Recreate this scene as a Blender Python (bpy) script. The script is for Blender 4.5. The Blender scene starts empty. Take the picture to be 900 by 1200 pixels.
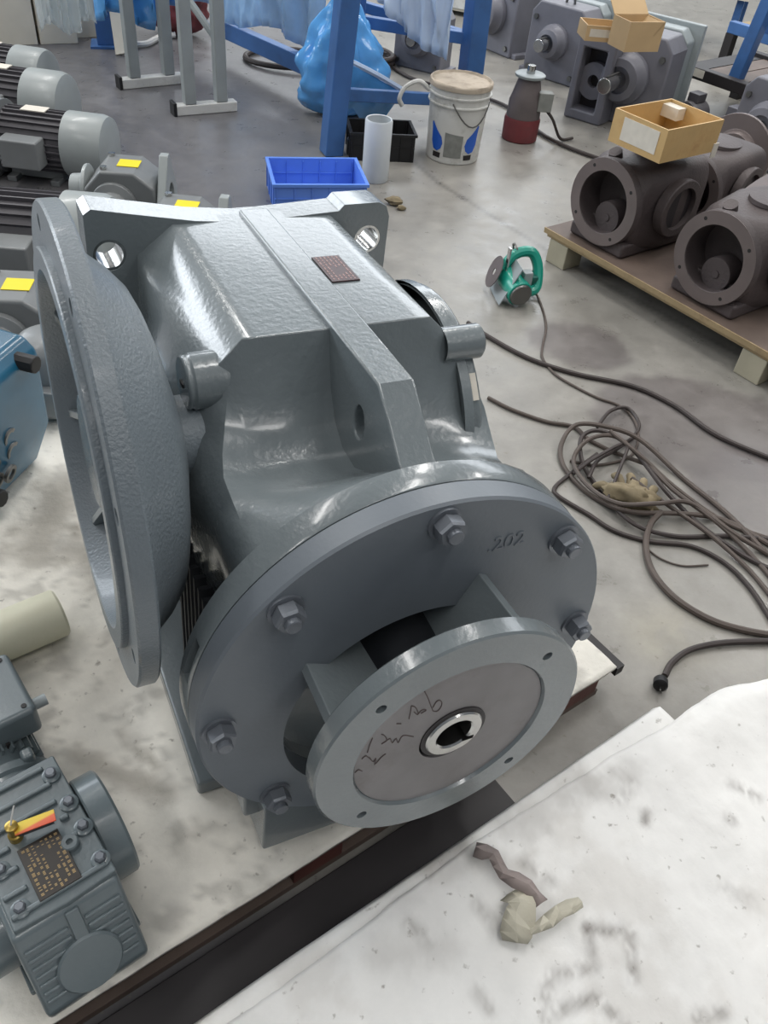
import bpy, bmesh, math, random
from mathutils import Vector, Matrix, noise
from math import sin, cos, pi, radians, atan2, hypot
random.seed(7)
S = bpy.context.scene
COL = S.collection

# ------------------------------------------------------------------ camera
CP, CR, CF, CH = radians(42.5), radians(6.5), 980.0, 1.5
_f = Vector((0, cos(CP), -sin(CP)))
_r = cos(CR) * Vector((1, 0, 0)) + sin(CR) * Vector((0, sin(CP), cos(CP)))
_u = -sin(CR) * Vector((1, 0, 0)) + cos(CR) * Vector((0, sin(CP), cos(CP)))
cam = bpy.data.cameras.new('camera'); camo = bpy.data.objects.new('camera', cam); COL.objects.link(camo)
m = Matrix.Identity(4)
for i in range(3):
    m[i][0] = _r[i]; m[i][1] = _u[i]; m[i][2] = -_f[i]
m[2][3] = CH
camo.matrix_world = m
cam.sensor_fit = 'HORIZONTAL'; cam.sensor_width = 36; cam.lens = CF / 900 * 36
cam.clip_start = .02; cam.clip_end = 100
S.camera = camo

# ------------------------------------------------------------------ world, lights, exposure
S.view_settings.view_transform = 'Standard'; S.view_settings.look = 'None'
S.view_settings.exposure = -0.36; S.view_settings.gamma = 1
w = bpy.data.worlds.new('hall'); S.world = w; w.use_nodes = True
w.node_tree.nodes['Background'].inputs[0].default_value = (.86, .92, 1, 1)
w.node_tree.nodes['Background'].inputs[1].default_value = .27
def area(name, loc, target, sx, sy, power, col=(1, .98, .95)):
    l = bpy.data.lights.new(name, 'AREA'); l.shape = 'RECTANGLE'; l.size = sx; l.size_y = sy
    l.energy = power; l.color = col
    o = bpy.data.objects.new(name, l); COL.objects.link(o); o.location = loc
    o.rotation_euler = (Vector(target) - Vector(loc)).to_track_quat('-Z', 'Y').to_euler()
    return o
for x in (-3.2, .9, 4.6):
    for y in (-1.5, 2.6, 6.4):
        area('ceiling_lamp_light', (x, y, 5.4), (x, y, 0), .35, 2.4, {-1.5: 75, 2.6: 95, 6.4: 150}[y])
area('window_light', (-7.9, 5.6, 3.5), (0, 1.5, .3), 7, 2.4, 600, (.88, .94, 1))
area('window_light', (1.5, 11.4, 4.0), (0, 1, 0), 10, 2.2, 430, (.90, .95, 1))

def at(px, py, z=0.0):
    """place on the photograph -> point of the real plane at height z"""
    d = _f + (px - 450) / CF * _r - (py - 600) / CF * _u
    t = (z - CH) / d.z
    return Vector((0, 0, CH)) + t * d

# ------------------------------------------------------------------ materials
def newmat(name):
    mt = bpy.data.materials.new(name); mt.use_nodes = True
    nt = mt.node_tree; b = nt.nodes['Principled BSDF']
    return mt, nt, b
def srgb(r, g, b):
    f = lambda c: (c / 255 / 12.92) if c / 255 <= .04045 else ((c / 255 + .055) / 1.055) ** 2.4
    return (f(r), f(g), f(b), 1)
def mat(name, col, rough=.5, metal=0, bump=0, bscale=60, var=.12, vscale=8, dirt=None, dirt_amt=.5, dscale=5, coat=0, alpha=1, trans=0, emis=0):
    mt, nt, b = newmat(name); N = nt.nodes; L = nt.links
    b.inputs['Roughness'].default_value = rough; b.inputs['Metallic'].default_value = metal
    b.inputs['Coat Weight'].default_value = coat; b.inputs['Coat Roughness'].default_value = .12
    b.inputs['Alpha'].default_value = alpha; b.inputs['Transmission Weight'].default_value = trans
    tc = N.new('ShaderNodeTexCoord')
    n1 = N.new('ShaderNodeTexNoise'); n1.inputs['Scale'].default_value = vscale; n1.inputs['Detail'].default_value = 6
    L.new(tc.outputs['Object'], n1.inputs['Vector'])
    rp = N.new('ShaderNodeValToRGB'); L.new(n1.outputs['Fac'], rp.inputs['Fac'])
    c = Vector(col[:3])
    rp.color_ramp.elements[0].position = .3; rp.color_ramp.elements[1].position = .7
    rp.color_ramp.elements[0].color = (*(c * (1 - var)), 1); rp.color_ramp.elements[1].color = (*(c * (1 + var)), 1)
    out = rp.outputs['Color']
    if dirt:
        n2 = N.new('ShaderNodeTexNoise'); n2.inputs['Scale'].default_value = dscale; n2.inputs['Detail'].default_value = 8; n2.inputs['Roughness'].default_value = .7
        L.new(tc.outputs['Object'], n2.inputs['Vector'])
        r2 = N.new('ShaderNodeValToRGB'); r2.color_ramp.elements[0].position = .5; r2.color_ramp.elements[1].position = .72
        r2.color_ramp.elements[1].color = (dirt_amt,) * 3 + (1,)
        L.new(n2.outputs['Fac'], r2.inputs['Fac'])
        mx = N.new('ShaderNodeMix'); mx.data_type = 'RGBA'
        L.new(r2.outputs['Color'], mx.inputs['Factor']); L.new(out, mx.inputs['A']); mx.inputs['B'].default_value = dirt
        out = mx.outputs['Result']
    L.new(out, b.inputs['Base Color'])
    if bump:
        n3 = N.new('ShaderNodeTexNoise'); n3.inputs['Scale'].default_value = bscale; n3.inputs['Detail'].default_value = 3
        L.new(tc.outputs['Object'], n3.inputs['Vector'])
        bp = N.new('ShaderNodeBump'); bp.inputs['Strength'].default_value = bump; bp.inputs['Distance'].default_value = .004
        L.new(n3.outputs['Fac'], bp.inputs['Height']); L.new(bp.outputs['Normal'], b.inputs['Normal'])
    if emis: b.inputs['Emission Strength'].default_value = emis
    return mt

M = {}
M['paint'] = mat('grey_gloss_paint', srgb(110, 118, 121), .26, bump=.22, bscale=110, var=.07, vscale=7, coat=.5)
M['paint_rough'] = mat('grey_cast_paint', srgb(112, 121, 127), .38, bump=.42, bscale=230, var=.08, coat=.25)
M['paint_face'] = mat('grey_matt_paint', srgb(106, 113, 120), .42, bump=.08, bscale=120, var=.05)
M['paint_shade'] = mat('shade_dark_grey', srgb(30, 33, 38), .6, bump=.1, var=.15)  # shade of recess and underside put into a darker grey; plug shares it
M['machined'] = mat('machined_primer_face', srgb(124, 121, 122), .42, metal=.15, bump=.05, bscale=40, var=.10, vscale=14, dirt=srgb(96, 86, 82), dirt_amt=.45, dscale=9)
M['steel'] = mat('bright_steel', srgb(190, 190, 188), .22, metal=1, bump=.05, bscale=80)
M['steel_dull'] = mat('dull_steel', srgb(120, 120, 118), .42, metal=.9)
M['nut'] = mat('zinc_nut', srgb(112, 117, 124), .36, metal=.35, bump=.1)
M['black'] = mat('black_rubber', srgb(22, 22, 24), .55)
M['hole'] = mat('bolt_hole_shadow', srgb(30, 28, 28), .6)
M['ink'] = mat('marker_ink', srgb(88, 76, 74), .7)
M['green_grey'] = mat('green_grey_paint', srgb(102, 113, 117), .34, bump=.12, bscale=140, var=.07, coat=.3)
M['mgrey'] = mat('motor_grey_paint', srgb(118, 121, 122), .42, bump=.08, var=.1, coat=.1)
M['mlight'] = mat('cowl_grey_paint', srgb(150, 156, 156), .40, var=.08, coat=.1)
M['mfin'] = mat('fin_dark_grey', srgb(82, 80, 84), .5, var=.15)
M['unit'] = mat('unit_grey_paint', srgb(112, 112, 120), .45, bump=.1, var=.12)
M['unit_light'] = mat('unit_light_grey', srgb(150, 158, 160), .42, var=.08)
M['cast'] = mat('raw_cast_iron', srgb(80, 72, 72), .55, metal=.15, bump=.4, bscale=120, var=.2, vscale=6)
M['cast_face'] = mat('machined_cast_face', srgb(116, 106, 104), .42, metal=.4, var=.1)
M['cast_shade'] = mat('cast_iron_shade', srgb(46, 42, 45), .6, var=.2)  # cast iron darkened to carry shade inside an opening
M['blue_steel'] = mat('blue_painted_steel', srgb(62, 104, 160), .45, var=.12, dirt=srgb(60, 70, 90), dirt_amt=.4)
M['blue_bright'] = mat('bright_blue_plastic', srgb(96, 138, 224), .4, var=.06)
M['blue_bag'] = mat('blue_plastic_film', srgb(96, 168, 232), .14, bump=.5, bscale=14, var=.2, vscale=5, coat=.4)
M['film'] = mat('pale_blue_film', srgb(150, 192, 232), .15, bump=.6, bscale=9, var=.25, vscale=4, coat=.5, alpha=.72)
M['film_clear'] = mat('clear_film', srgb(214, 224, 228), .12, bump=.6, bscale=9, var=.1, vscale=4, coat=.5, alpha=.45)
M['film_white'] = mat('white_blue_film', srgb(196, 214, 238), .25, bump=.3, bscale=9, var=.06)
M['white'] = mat('dirty_white_plastic', srgb(206, 206, 202), .45, var=.06, dirt=srgb(140, 138, 130), dirt_amt=.7, dscale=7)
M['lid'] = mat('caked_residue', srgb(176, 164, 148), .8, bump=.6, bscale=30, var=.2, dirt=srgb(110, 95, 80), dscale=14)
M['milk'] = mat('translucent_white_plastic', srgb(206, 212, 216), .35, var=.04)
M['royal'] = mat('royal_blue_print', srgb(36, 92, 190), .45, var=.05)
M['grime'] = mat('grey_print_panel', srgb(128, 130, 126), .6, var=.15, vscale=30)
M['carton'] = mat('white_carton', srgb(212, 206, 190), .7, var=.05)
M['card'] = mat('brown_cardboard', srgb(190, 162, 122), .7, var=.08, vscale=6)
M['card_yellow'] = mat('yellow_brown_box_board', srgb(196, 164, 112), .6, var=.12, vscale=9, dirt=srgb(150, 105, 60), dirt_amt=.5, dscale=9)
M['paper'] = mat('white_label_paper', srgb(210, 204, 192), .7, var=.06, vscale=30)
M['wood'] = mat('pallet_wood', srgb(158, 138, 104), .7, bump=.3, bscale=30, var=.15, dirt=srgb(90, 72, 56), dirt_amt=.7, dscale=8)
M['wood_grey'] = mat('weathered_block_wood', srgb(168, 162, 142), .75, bump=.3, bscale=40, var=.12)
M['ply_dark'] = mat('oily_plywood', srgb(98, 84, 76), .6, bump=.2, var=.3, vscale=6)
M['wood_red'] = mat('reddish_brown_wood', srgb(98, 58, 52), .6, bump=.2, var=.25)
M['dark_gap'] = mat('dark_steel_gap_shade', srgb(34, 30, 32), .55, var=.25, vscale=10)  # also serves as painted shade in the pallet gap
M['teal'] = mat('teal_plastic', srgb(20, 148, 128), .38, var=.12, coat=.2)
M['teal_dark'] = mat('dark_teal_plastic', srgb(12, 92, 82), .45)
M['cable'] = mat('dusty_rubber_cable', srgb(84, 74, 68), .6, var=.15, vscale=20)
M['cable_dark'] = mat('dark_rubber_cable', srgb(58, 50, 48), .55, var=.15, vscale=20)
M['rag'] = mat('tan_work_glove_cloth', srgb(128, 116, 92), .9, bump=.6, bscale=40, var=.3, vscale=20)
M['foam'] = mat('cream_foam', srgb(208, 206, 184), .5, var=.04, dirt=srgb(170, 170, 150), dirt_amt=.4)
M['maroon'] = mat('maroon_paint', srgb(112, 48, 52), .5, var=.25, dirt=srgb(70, 50, 50), dirt_amt=.6)
M['brown_grey'] = mat('brown_grey_paint', srgb(96, 88, 88), .5, var=.2)
M['pump'] = mat('petrol_blue_paint', srgb(28, 92, 122), .35, var=.2, coat=.3)
M['yellow'] = mat('yellow_label', srgb(228, 208, 24), .5, var=.03)
M['tape'] = mat('crumpled_masking_tape', srgb(186, 181, 164), .6, bump=.4, bscale=60, var=.1)
M['tape_dark'] = mat('grey_brown_tape', srgb(140, 128, 124), .65, bump=.3, var=.15)  # darker grey-brown tone for the twisted strip
M['wall'] = mat('hall_wall_paint', srgb(186, 188, 186), .8, var=.04)
M['gold'] = mat('brass', srgb(176, 150, 80), .35, metal=.8)
M['red'] = mat('red_plastic', srgb(150, 46, 60), .5)
M['bronze_txt'] = mat('gold_print', srgb(176, 150, 106), .6)
M['plate_black'] = mat('black_nameplate', srgb(40, 34, 28), .4, var=.2, vscale=60)
M['plate_red'] = mat('red_brown_nameplate', srgb(62, 40, 42), .35, var=.3, vscale=80, metal=.3)
M['txt_pink'] = mat('pale_plate_print', srgb(150, 120, 116), .5)
# two-colour hazard tag
mt, nt, b = newmat('yellow_red_tag'); tc = nt.nodes.new('ShaderNodeTexCoord'); sx = nt.nodes.new('ShaderNodeSeparateXYZ'); rp = nt.nodes.new('ShaderNodeValToRGB')
nt.links.new(tc.outputs['Generated'], sx.inputs[0]); nt.links.new(sx.outputs['X'], rp.inputs['Fac']); nt.links.new(rp.outputs['Color'], b.inputs['Base Color'])
rp.color_ramp.elements[0].color = srgb(226, 120, 50); e = rp.color_ramp.elements.new(.10); e.color = srgb(240, 214, 70); e = rp.color_ramp.elements.new(.52); e.color = srgb(240, 200, 70)
rp.color_ramp.elements[-1].color = srgb(224, 82, 50); e = rp.color_ramp.elements.new(.62); e.color = srgb(230, 110, 70); b.inputs['Roughness'].default_value = .4
M['tag'] = mt
def vcol_mat(name, rough, rough2, bump, bscale, attr='stain', lo_=.82, hi_=1.1):
    """surface whose stains are stored per vertex (worn / dirty patches, painted glare)"""
    mt, nt, b = newmat(name); N = nt.nodes; L = nt.links
    a = N.new('ShaderNodeAttribute'); a.attribute_name = attr
    tc = N.new('ShaderNodeTexCoord')
    n1 = N.new('ShaderNodeTexNoise'); n1.inputs['Scale'].default_value = 9; n1.inputs['Detail'].default_value = 9; n1.inputs['Roughness'].default_value = .7
    L.new(tc.outputs['Object'], n1.inputs['Vector'])
    rp = N.new('ShaderNodeValToRGB'); rp.color_ramp.elements[0].position = .3; rp.color_ramp.elements[0].color = (lo_, lo_, lo_, 1)
    rp.color_ramp.elements[1].position = .7; rp.color_ramp.elements[1].color = (hi_, hi_, hi_, 1)
    L.new(n1.outputs['Fac'], rp.inputs['Fac'])
    mx = N.new('ShaderNodeMix'); mx.data_type = 'RGBA'; mx.blend_type = 'MULTIPLY'; mx.inputs['Factor'].default_value = 1
    L.new(a.outputs['Color'], mx.inputs['A']); L.new(rp.outputs['Color'], mx.inputs['B'])
    # sparse specks
    n2 = N.new('ShaderNodeTexNoise'); n2.inputs['Scale'].default_value = 55; n2.inputs['Detail'].default_value = 4
    L.new(tc.outputs['Object'], n2.inputs['Vector'])
    r2 = N.new('ShaderNodeValToRGB'); r2.color_ramp.elements[0].position = .66; r2.color_ramp.elements[1].position = .76
    r2.color_ramp.elements[1].color = (.7, .7, .7, 1); L.new(n2.outputs['Fac'], r2.inputs['Fac'])
    m2 = N.new('ShaderNodeMix'); m2.data_type = 'RGBA'; L.new(r2.outputs['Color'], m2.inputs['Factor'])
    L.new(mx.outputs['Result'], m2.inputs['A']); m2.inputs['B'].default_value = srgb(120, 114, 104)
    L.new(m2.outputs['Result'], b.inputs['Base Color'])
    mr = N.new('ShaderNodeMapRange'); L.new(n1.outputs['Fac'], mr.inputs['Value']); mr.inputs['From Min'].default_value = .3; mr.inputs['From Max'].default_value = .7
    mr.inputs['To Min'].default_value = rough; mr.inputs['To Max'].default_value = rough2
    L.new(mr.outputs['Result'], b.inputs['Roughness'])
    n3 = N.new('ShaderNodeTexNoise'); n3.inputs['Scale'].default_value = bscale; n3.inputs['Detail'].default_value = 5
    L.new(tc.outputs['Object'], n3.inputs['Vector'])
    bp = N.new('ShaderNodeBump'); bp.inputs['Strength'].default_value = bump; bp.inputs['Distance'].default_value = .006
    L.new(n3.outputs['Fac'], bp.inputs['Height']); L.new(bp.outputs['Normal'], b.inputs['Normal'])
    return mt
M['concrete'] = vcol_mat('worn_sealed_concrete', .22, .5, .12, 30)
M['pad'] = vcol_mat('dusty_white_pad', .6, .8, .4, 55, lo_=.88, hi_=1.06)
M['sheet'] = vcol_mat('white_felt_sheet', .65, .8, .2, 35, lo_=.93, hi_=1.03)

# ------------------------------------------------------------------ mesh helpers
def sm(a, b, x):
    t = max(0, min(1, (x - a) / (b - a))); return t * t * (3 - 2 * t)
class MB:
    def __init__(s, off=(0, 0, 0)):
        s.bm = bmesh.new(); s.off = Vector(off)
    def v(s, p): return s.bm.verts.new(Vector(p) - s.off)
    def f(s, vs):
        try: return s.bm.faces.new(vs)
        except ValueError: return None
    def box(s, x0, x1, y0, y1, z0, z1, mx=None):
        c = [(x, y, z) for z in (z0, z1) for y in (y0, y1) for x in (x0, x1)]
        if mx is not None: c = [mx @ Vector(p) for p in c]
        V = [s.v(p) for p in c]
        for q in ((0, 2, 3, 1), (4, 5, 7, 6), (0, 1, 5, 4), (2, 6, 7, 3), (0, 4, 6, 2), (1, 3, 7, 5)): s.f([V[i] for i in q])
        return s
    def lathe(s, prof, o, d, n=48, closed=False, phase=0):
        o = Vector(o); d = Vector(d).normalized()
        h = Vector((0, 0, 1)) if abs(d.z) < .9 else Vector((1, 0, 0))
        a = d.cross(h).normalized(); b = d.cross(a)
        rings = []
        for r, z in prof:
            if r < 1e-6: rings.append([s.v(o + d * z)])
            else: rings.append([s.v(o + d * z + r * (cos(phase + 2 * pi * k / n) * a + sin(phase + 2 * pi * k / n) * b)) for k in range(n)])
        R = list(zip(rings, rings[1:])) + ([(rings[-1], rings[0])] if closed else [])
        for p, q in R:
            for k in range(n):
                k2 = (k + 1) % n
                if len(p) == 1 and len(q) == 1: continue
                if len(p) == 1: s.f([p[0], q[k], q[k2]])
                elif len(q) == 1: s.f([p[k], p[k2], q[0]])
                else: s.f([p[k], p[k2], q[k2], q[k]])
        return s
    def cyl(s, p0, p1, r0, r1=None, n=24, phase=0):
        p0, p1 = Vector(p0), Vector(p1); L = (p1 - p0).length; r1 = r0 if r1 is None else r1
        return s.lathe([(0, 0), (r0, 0), (r1, L), (0, L)], p0, p1 - p0, n, phase=phase)
    def prism(s, poly, h0, h1, fn):
        A = [s.v(fn(a, b, h0)) for a, b in poly]; B = [s.v(fn(a, b, h1)) for a, b in poly]
        s.f(A[::-1]); s.f(B); n = len(poly)
        for k in range(n): s.f([A[k], A[(k + 1) % n], B[(k + 1) % n], B[k]])
        return s
    def tube(s, pts, r, n=8, caps=True):
        pts = [Vector(p) for p in pts]; rings = []
        prev = None
        for i, p in enumerate(pts):
            t = (pts[min(i + 1, len(pts) - 1)] - pts[max(i - 1, 0)]).normalized()
            if prev is None:
                h = Vector((0, 0, 1)) if abs(t.z) < .9 else Vector((1, 0, 0)); a = t.cross(h).normalized()
            else: a = (prev - t * prev.dot(t)).normalized()
            prev = a; b = t.cross(a); rr = r[i] if isinstance(r, (list, tuple)) else r
            rings.append([s.v(p + rr * (cos(2 * pi * k / n) * a + sin(2 * pi * k / n) * b)) for k in range(n)])
        for p, q in zip(rings, rings[1:]):
            for k in range(n): s.f([p[k], p[(k + 1) % n], q[(k + 1) % n], q[k]])
        if caps: s.f(rings[0][::-1]); s.f(rings[-1])
        return s
    def grid(s, P):
        V = [[s.v(p) for p in row] for row in P]
        for i in range(len(V) - 1):
            for j in range(len(V[0]) - 1): s.f([V[i][j], V[i][j + 1], V[i + 1][j + 1], V[i + 1][j]])
        return s
    def build(s, name, mt, parent=None, bev=0, seg=2, ang=35, solid=0, sub=0, data_only=False):
        bmesh.ops.recalc_face_normals(s.bm, faces=s.bm.faces)
        for f in s.bm.faces: f.smooth = True
        me = bpy.data.meshes.new(name); s.bm.to_mesh(me); s.bm.free()
        me.set_sharp_from_angle(angle=radians(ang))
        me.materials.append(M[mt] if isinstance(mt, str) else mt)
        o = bpy.data.objects.new(name, me); COL.objects.link(o)
        if parent: o.parent = parent
        if solid:
            q = o.modifiers.new('solid', 'SOLIDIFY'); q.thickness = solid; q.offset = 0
        if bev:
            q = o.modifiers.new('bevel', 'BEVEL'); q.width = bev; q.segments = seg; q.limit_method = 'ANGLE'; q.angle_limit = radians(40); q.harden_normals = True
        if sub:
            q = o.modifiers.new('sub', 'SUBSURF'); q.levels = q.render_levels = sub
        return o
def thing(name, label, cat, loc=(0, 0, 0), rz=0, group=None, mw=None):
    o = bpy.data.objects.new(name, None); COL.objects.link(o); o.empty_display_size = .05
    o.location = loc; o.rotation_euler = (0, 0, rz)
    if mw is not None: o.matrix_world = mw
    o['label'] = label; o['category'] = cat
    if group: o['group'] = group
    return o
def tag(o, label, cat, group=None):
    o['label'] = label; o['category'] = cat
    if group: o['group'] = group
    return o
def cut(o, cutters):
    """subtract cutter meshes (list of MB) and bake the result"""
    tmp = []
    for mb in cutters:
        bmesh.ops.recalc_face_normals(mb.bm, faces=mb.bm.faces)
        me = bpy.data.meshes.new('c'); mb.bm.to_mesh(me); mb.bm.free()
        c = bpy.data.objects.new('c', me); COL.objects.link(c); c.parent = o.parent; tmp.append(c)
        q = o.modifiers.new('b', 'BOOLEAN'); q.object = c; q.operation = 'DIFFERENCE'; q.solver = 'EXACT'
    n = len(cutters)
    others = [q for q in o.modifiers if q.type != 'BOOLEAN']
    for q in others: q.show_viewport = False
    bpy.context.view_layer.update()
    dg = bpy.context.evaluated_depsgraph_get()
    me = bpy.data.meshes.new_from_object(o.evaluated_get(dg))
    for q in [q for q in o.modifiers if q.type == 'BOOLEAN']: o.modifiers.remove(q)
    for q in others: q.show_viewport = True
    me.name = o.data.name; o.data = me
    me.set_sharp_from_angle(angle=radians(35))
    for c in tmp: bpy.data.objects.remove(c)
def copy_tree(o, parent=None):
    c = o.copy(); COL.objects.link(c)
    if parent: c.parent = parent
    for ch in list(o.children): copy_tree(ch, c)
    return c
def dup(o, parent, mloc=None):
    c = o.copy(); COL.objects.link(c); c.parent = parent
    if mloc is not None: c.matrix_local = mloc
    return c
def catmull(P, n=8):
    P = [Vector(p) for p in P]; P = [2 * P[0] - P[1]] + P + [2 * P[-1] - P[-2]]; out = []
    for i in range(1, len(P) - 2):
        a, b, c, d = P[i - 1:i + 3]
        for k in range(n):
            t = k / n
            out.append(.5 * ((2 * b) + (c - a) * t + (2 * a - 5 * b + 4 * c - d) * t * t + (3 * b - a - 3 * c + d) * t ** 3))
    out.append(P[-2]); return out
def fbm(x, y, z=0): return noise.fractal(Vector((x, y, z)), .6, 2.1, 5)

# ------------------------------------------------------------------ floor, walls
def seg_d(p, a, b):
    ax, ay = a; bx, by = b; dx, dy = bx - ax, by - ay
    t = max(0, min(1, ((p[0] - ax) * dx + (p[1] - ay) * dy) / (dx * dx + dy * dy + 1e-12)))
    return hypot(p[0] - ax - t * dx, p[1] - ay - t * dy)
def stained(name, X, Y, zf, colf, mt, inside=None, warp=lambda x, y: (x, y)):
    bm = bmesh.new(); cl = bm.loops.layers.float_color.new('stain')
    V = {}; 
    for i, x in enumerate(X):
        for j, y in enumerate(Y):
            xx, yy = warp(x, y)
            V[i, j] = bm.verts.new((xx, yy, zf(xx, yy)))
    cc = {}
    for k, v in V.items(): cc[v] = colf(v.co.x, v.co.y)
    for i in range(len(X) - 1):
        for j in range(len(Y) - 1):
            q = [(i, j), (i + 1, j), (i + 1, j + 1), (i, j + 1)]
            if all(t in V for t in q):
                f = bm.faces.new([V[t] for t in q]); f.smooth = True
                for l in f.loops: l[cl] = (*cc[l.vert], 1)
    me = bpy.data.meshes.new(name); bm.to_mesh(me); bm.free(); me.materials.append(M[mt])
    o = bpy.data.objects.new(name, me); COL.objects.link(o); return o
def lin(c): return Vector(srgb(*c)[:3])
JOINTS = [((at(470, 178)[:2]), (at(515, 215)[:2])), ((at(515, 215)[:2]), (at(652, 300)[:2])), ((at(652, 300)[:2]), (2.6, 1.2)), (at(300, 40)[:2], at(470, 178)[:2])]
def floor_col(x, y):
    c = lin((141, 138, 132)); n = fbm(x * .9, y * .9); n2 = fbm(x * 3 + 9, y * 3, 3)
    n4 = fbm(x * 9, y * 9, 6); c = c * (1 + .12 * n + .10 * n2 + .10 * n4)
    # dark damp lane on the left, towards the trestle
    k = sm(-.35, -.75, x + .10 * n + .12 * (y - 4.5)) * sm(8.2, 6.6, y)
    c = c.lerp(lin((98, 97, 100)) * (1 + .1 * n2), k * .9)
    # rounded dark patches in front of the casting pallet
    for cx, cy, r in ((.97, 2.22, .30), (.62, 2.62, .17), (1.15, 1.9, .24)):
        d = hypot((x - cx) * .75, y - cy) + .05 * n2
        c = c.lerp(lin((104, 98, 97)), sm(r, r - .05, d) * .75)
    d = hypot(x - 3.2, y - 5.2)
    c = c.lerp(lin((172, 166, 150)), sm(2.2, .6, d) * .5)
    for a, b in JOINTS: c = c * (1 - .35 * sm(.022, .004, seg_d((x, y), a, b)))
    # pale floor glare by the cable loop, put into the colour
    d = hypot(x - .70, y - 1.32) + .05 * n2; c = c.lerp(lin((172, 164, 140)), sm(.16, .03, d) * .5 * (.5 + n2))
    return c
def spaced(a, b, lo, hi, fine, coarse):
    out = [a]; x = a
    while x < b: x += fine if lo < x < hi else coarse; out.append(min(x, b))
    return out
fl = stained('floor', spaced(-8, 9, -2.2, 2.2, .018, .25), spaced(-3, 11.5, .6, 5.2, .02, .2), lambda x, y: 0, floor_col, 'concrete'); fl['kind'] = 'structure'
def struct(name, mb, mt, bev=0):
    o = mb.build(name, mt, None, bev); o['kind'] = 'structure'; return o
struct('wall_back', MB().box(-8, 9, 11.5, 11.7, 0, 2.5).box(-8, 9, 11.5, 11.7, 5.4, 6), 'wall')
struct('wall_left', MB().box(-8.2, -8, -3, 11.5, 0, 2.2).box(-8.2, -8, -3, 11.5, 5.0, 6), 'wall')

# ------------------------------------------------------------------ the big gear unit
GO = Vector((0.12559641, 0.63338869, 0.52400397))
GA = Vector((0.48877105, -0.87214319, 0.02165916)); GR = Vector((0.87195376, 0.48755903, -0.04452904)); GW = Vector((0.02827558, 0.04065029, 0.99877327))
OFF = Vector((-.58, 0, -.40))
mw = Matrix.Identity(4)
go = GO + OFF.x * GA + OFF.y * GR + OFF.z * GW
for i in range(3):
    mw[i][0] = GA[i]; mw[i][1] = GR[i]; mw[i][2] = GW[i]; mw[i][3] = go[i]
gear = thing('gear_unit', 'largest grey glossy gear unit, with round bolted front flange and handwriting, on white pad', 'gearbox', mw=mw)
G = lambda: MB(OFF)
UA = (1, 0, 0)
# casing: swept rows of cross sections
rows = [  # u, w centre, left crease (v, w), left shoulder (v, w), right crease, right shoulder
    (-.90, .360, (-.138, .360), (-.200, .310), (.150, .360), (.205, .310)),
    (-.62, .360, (-.140, .360), (-.196, .310), (.151, .360), (.207, .310)),
    (-.478, .360, (-.142, .360), (-.186, .312), (.153, .360), (.212, .305)),
    (-.468, .318, (-.158, .318), (-.196, .285), (.200, .308), (.222, .280)),
    (-.455, .272, (-.170, .288), (-.204, .255), (.236, .256), (.244, .235)),
    (-.430, .230, (-.182, .250), (-.210, .225), (.256, .208), (.260, .190)),
    (-.395, .205, (-.196, .232), (-.216, .205), (.256, .176), (.258, .155)),
    (-.350, .202, (-.208, .228), (-.222, .200), (.244, .164), (.246, .145)),
    (-.300, .228, (-.214, .238), (-.228, .205), (.226, .185), (.232, .160)),
    (-.250, .272, (-.216, .236), (-.230, .205), (.214, .222), (.228, .195)),
    (-.205, .300, (-.208, .232), (-.228, .208), (.208, .232), (.228, .208)), (-.185, .300, (-.208, .232), (-.228, .208), (.208, .232), (.228, .208))]
def sect(row):
    u, wc, (vl, wl), (sl, tl), (vr, wr), (sr, tr) = row; P = []; cr = sm(-.475, -.455, u) * sm(-.27, -.36, u)
    lowv = .21 if u < -.3 else .19
    bl = -.205 - .033 * sm(-.86, -.72, u) * sm(-.25, -.40, u)
    P += [(u, -.12, -.33), (u, -lowv, -.20), (u, min(bl, sl) if u > -.3 else bl, .02), (u - .03 * cr, min(bl, sl) - .002, tl * .62), (u - .03 * cr, sl - .004 * cr, tl)]
    for k in range(-6, 7):
        t = k / 6; vv, ww = (vl, wl) if t < 0 else (vr, wr)
        P.append((u, abs(vv) * t, ww + (wc - ww) * (1 - t * t) ** .8))
    P += [(u - .03 * cr, sr, tr), (u - .03 * cr, sr, tr * .6), (u, min(sr, .23), 0), (u, lowv, -.25), (u, .12, -.33)]
    return P
b = G(); RV = [[b.v(p) for p in sect(r)] for r in rows]
for p, q in zip(RV, RV[1:]):
    for k in range(len(p)): b.f([p[k], p[(k + 1) % len(p)], q[(k + 1) % len(p)], q[k]])
b.f(RV[0][::-1]); b.f(RV[-1])
casing = b.build('casing', 'paint', gear, ang=50)
for e in casing.data.edges: pass
me = casing.data; npt = 22
def mark(cond):
    bmx = bmesh.new(); bmx.from_mesh(me); bmx.verts.ensure_lookup_table()
    lay = bmx.edges.layers.float.get('bevel_weight_edge') or bmx.edges.layers.float.new('bevel_weight_edge')
    for e in bmx.edges:
        i, j = sorted(v.index for v in e.verts); ri, rj, ci, cj = i // npt, j // npt, i % npt, j % npt
        if cond(ri, rj, ci, cj): e[lay] = 1
    bmx.to_mesh(me); bmx.free()
mark(lambda ri, rj, ci, cj: (ci == cj and ci in (5, 17)) or (ci == cj and ci in (4, 18) and ri < 3) or (ri == rj == 2 and 4 <= ci <= 18))
q = casing.modifiers.new('bevel', 'BEVEL'); q.limit_method = 'WEIGHT'; q.width = .004; q.segments = 2
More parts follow.
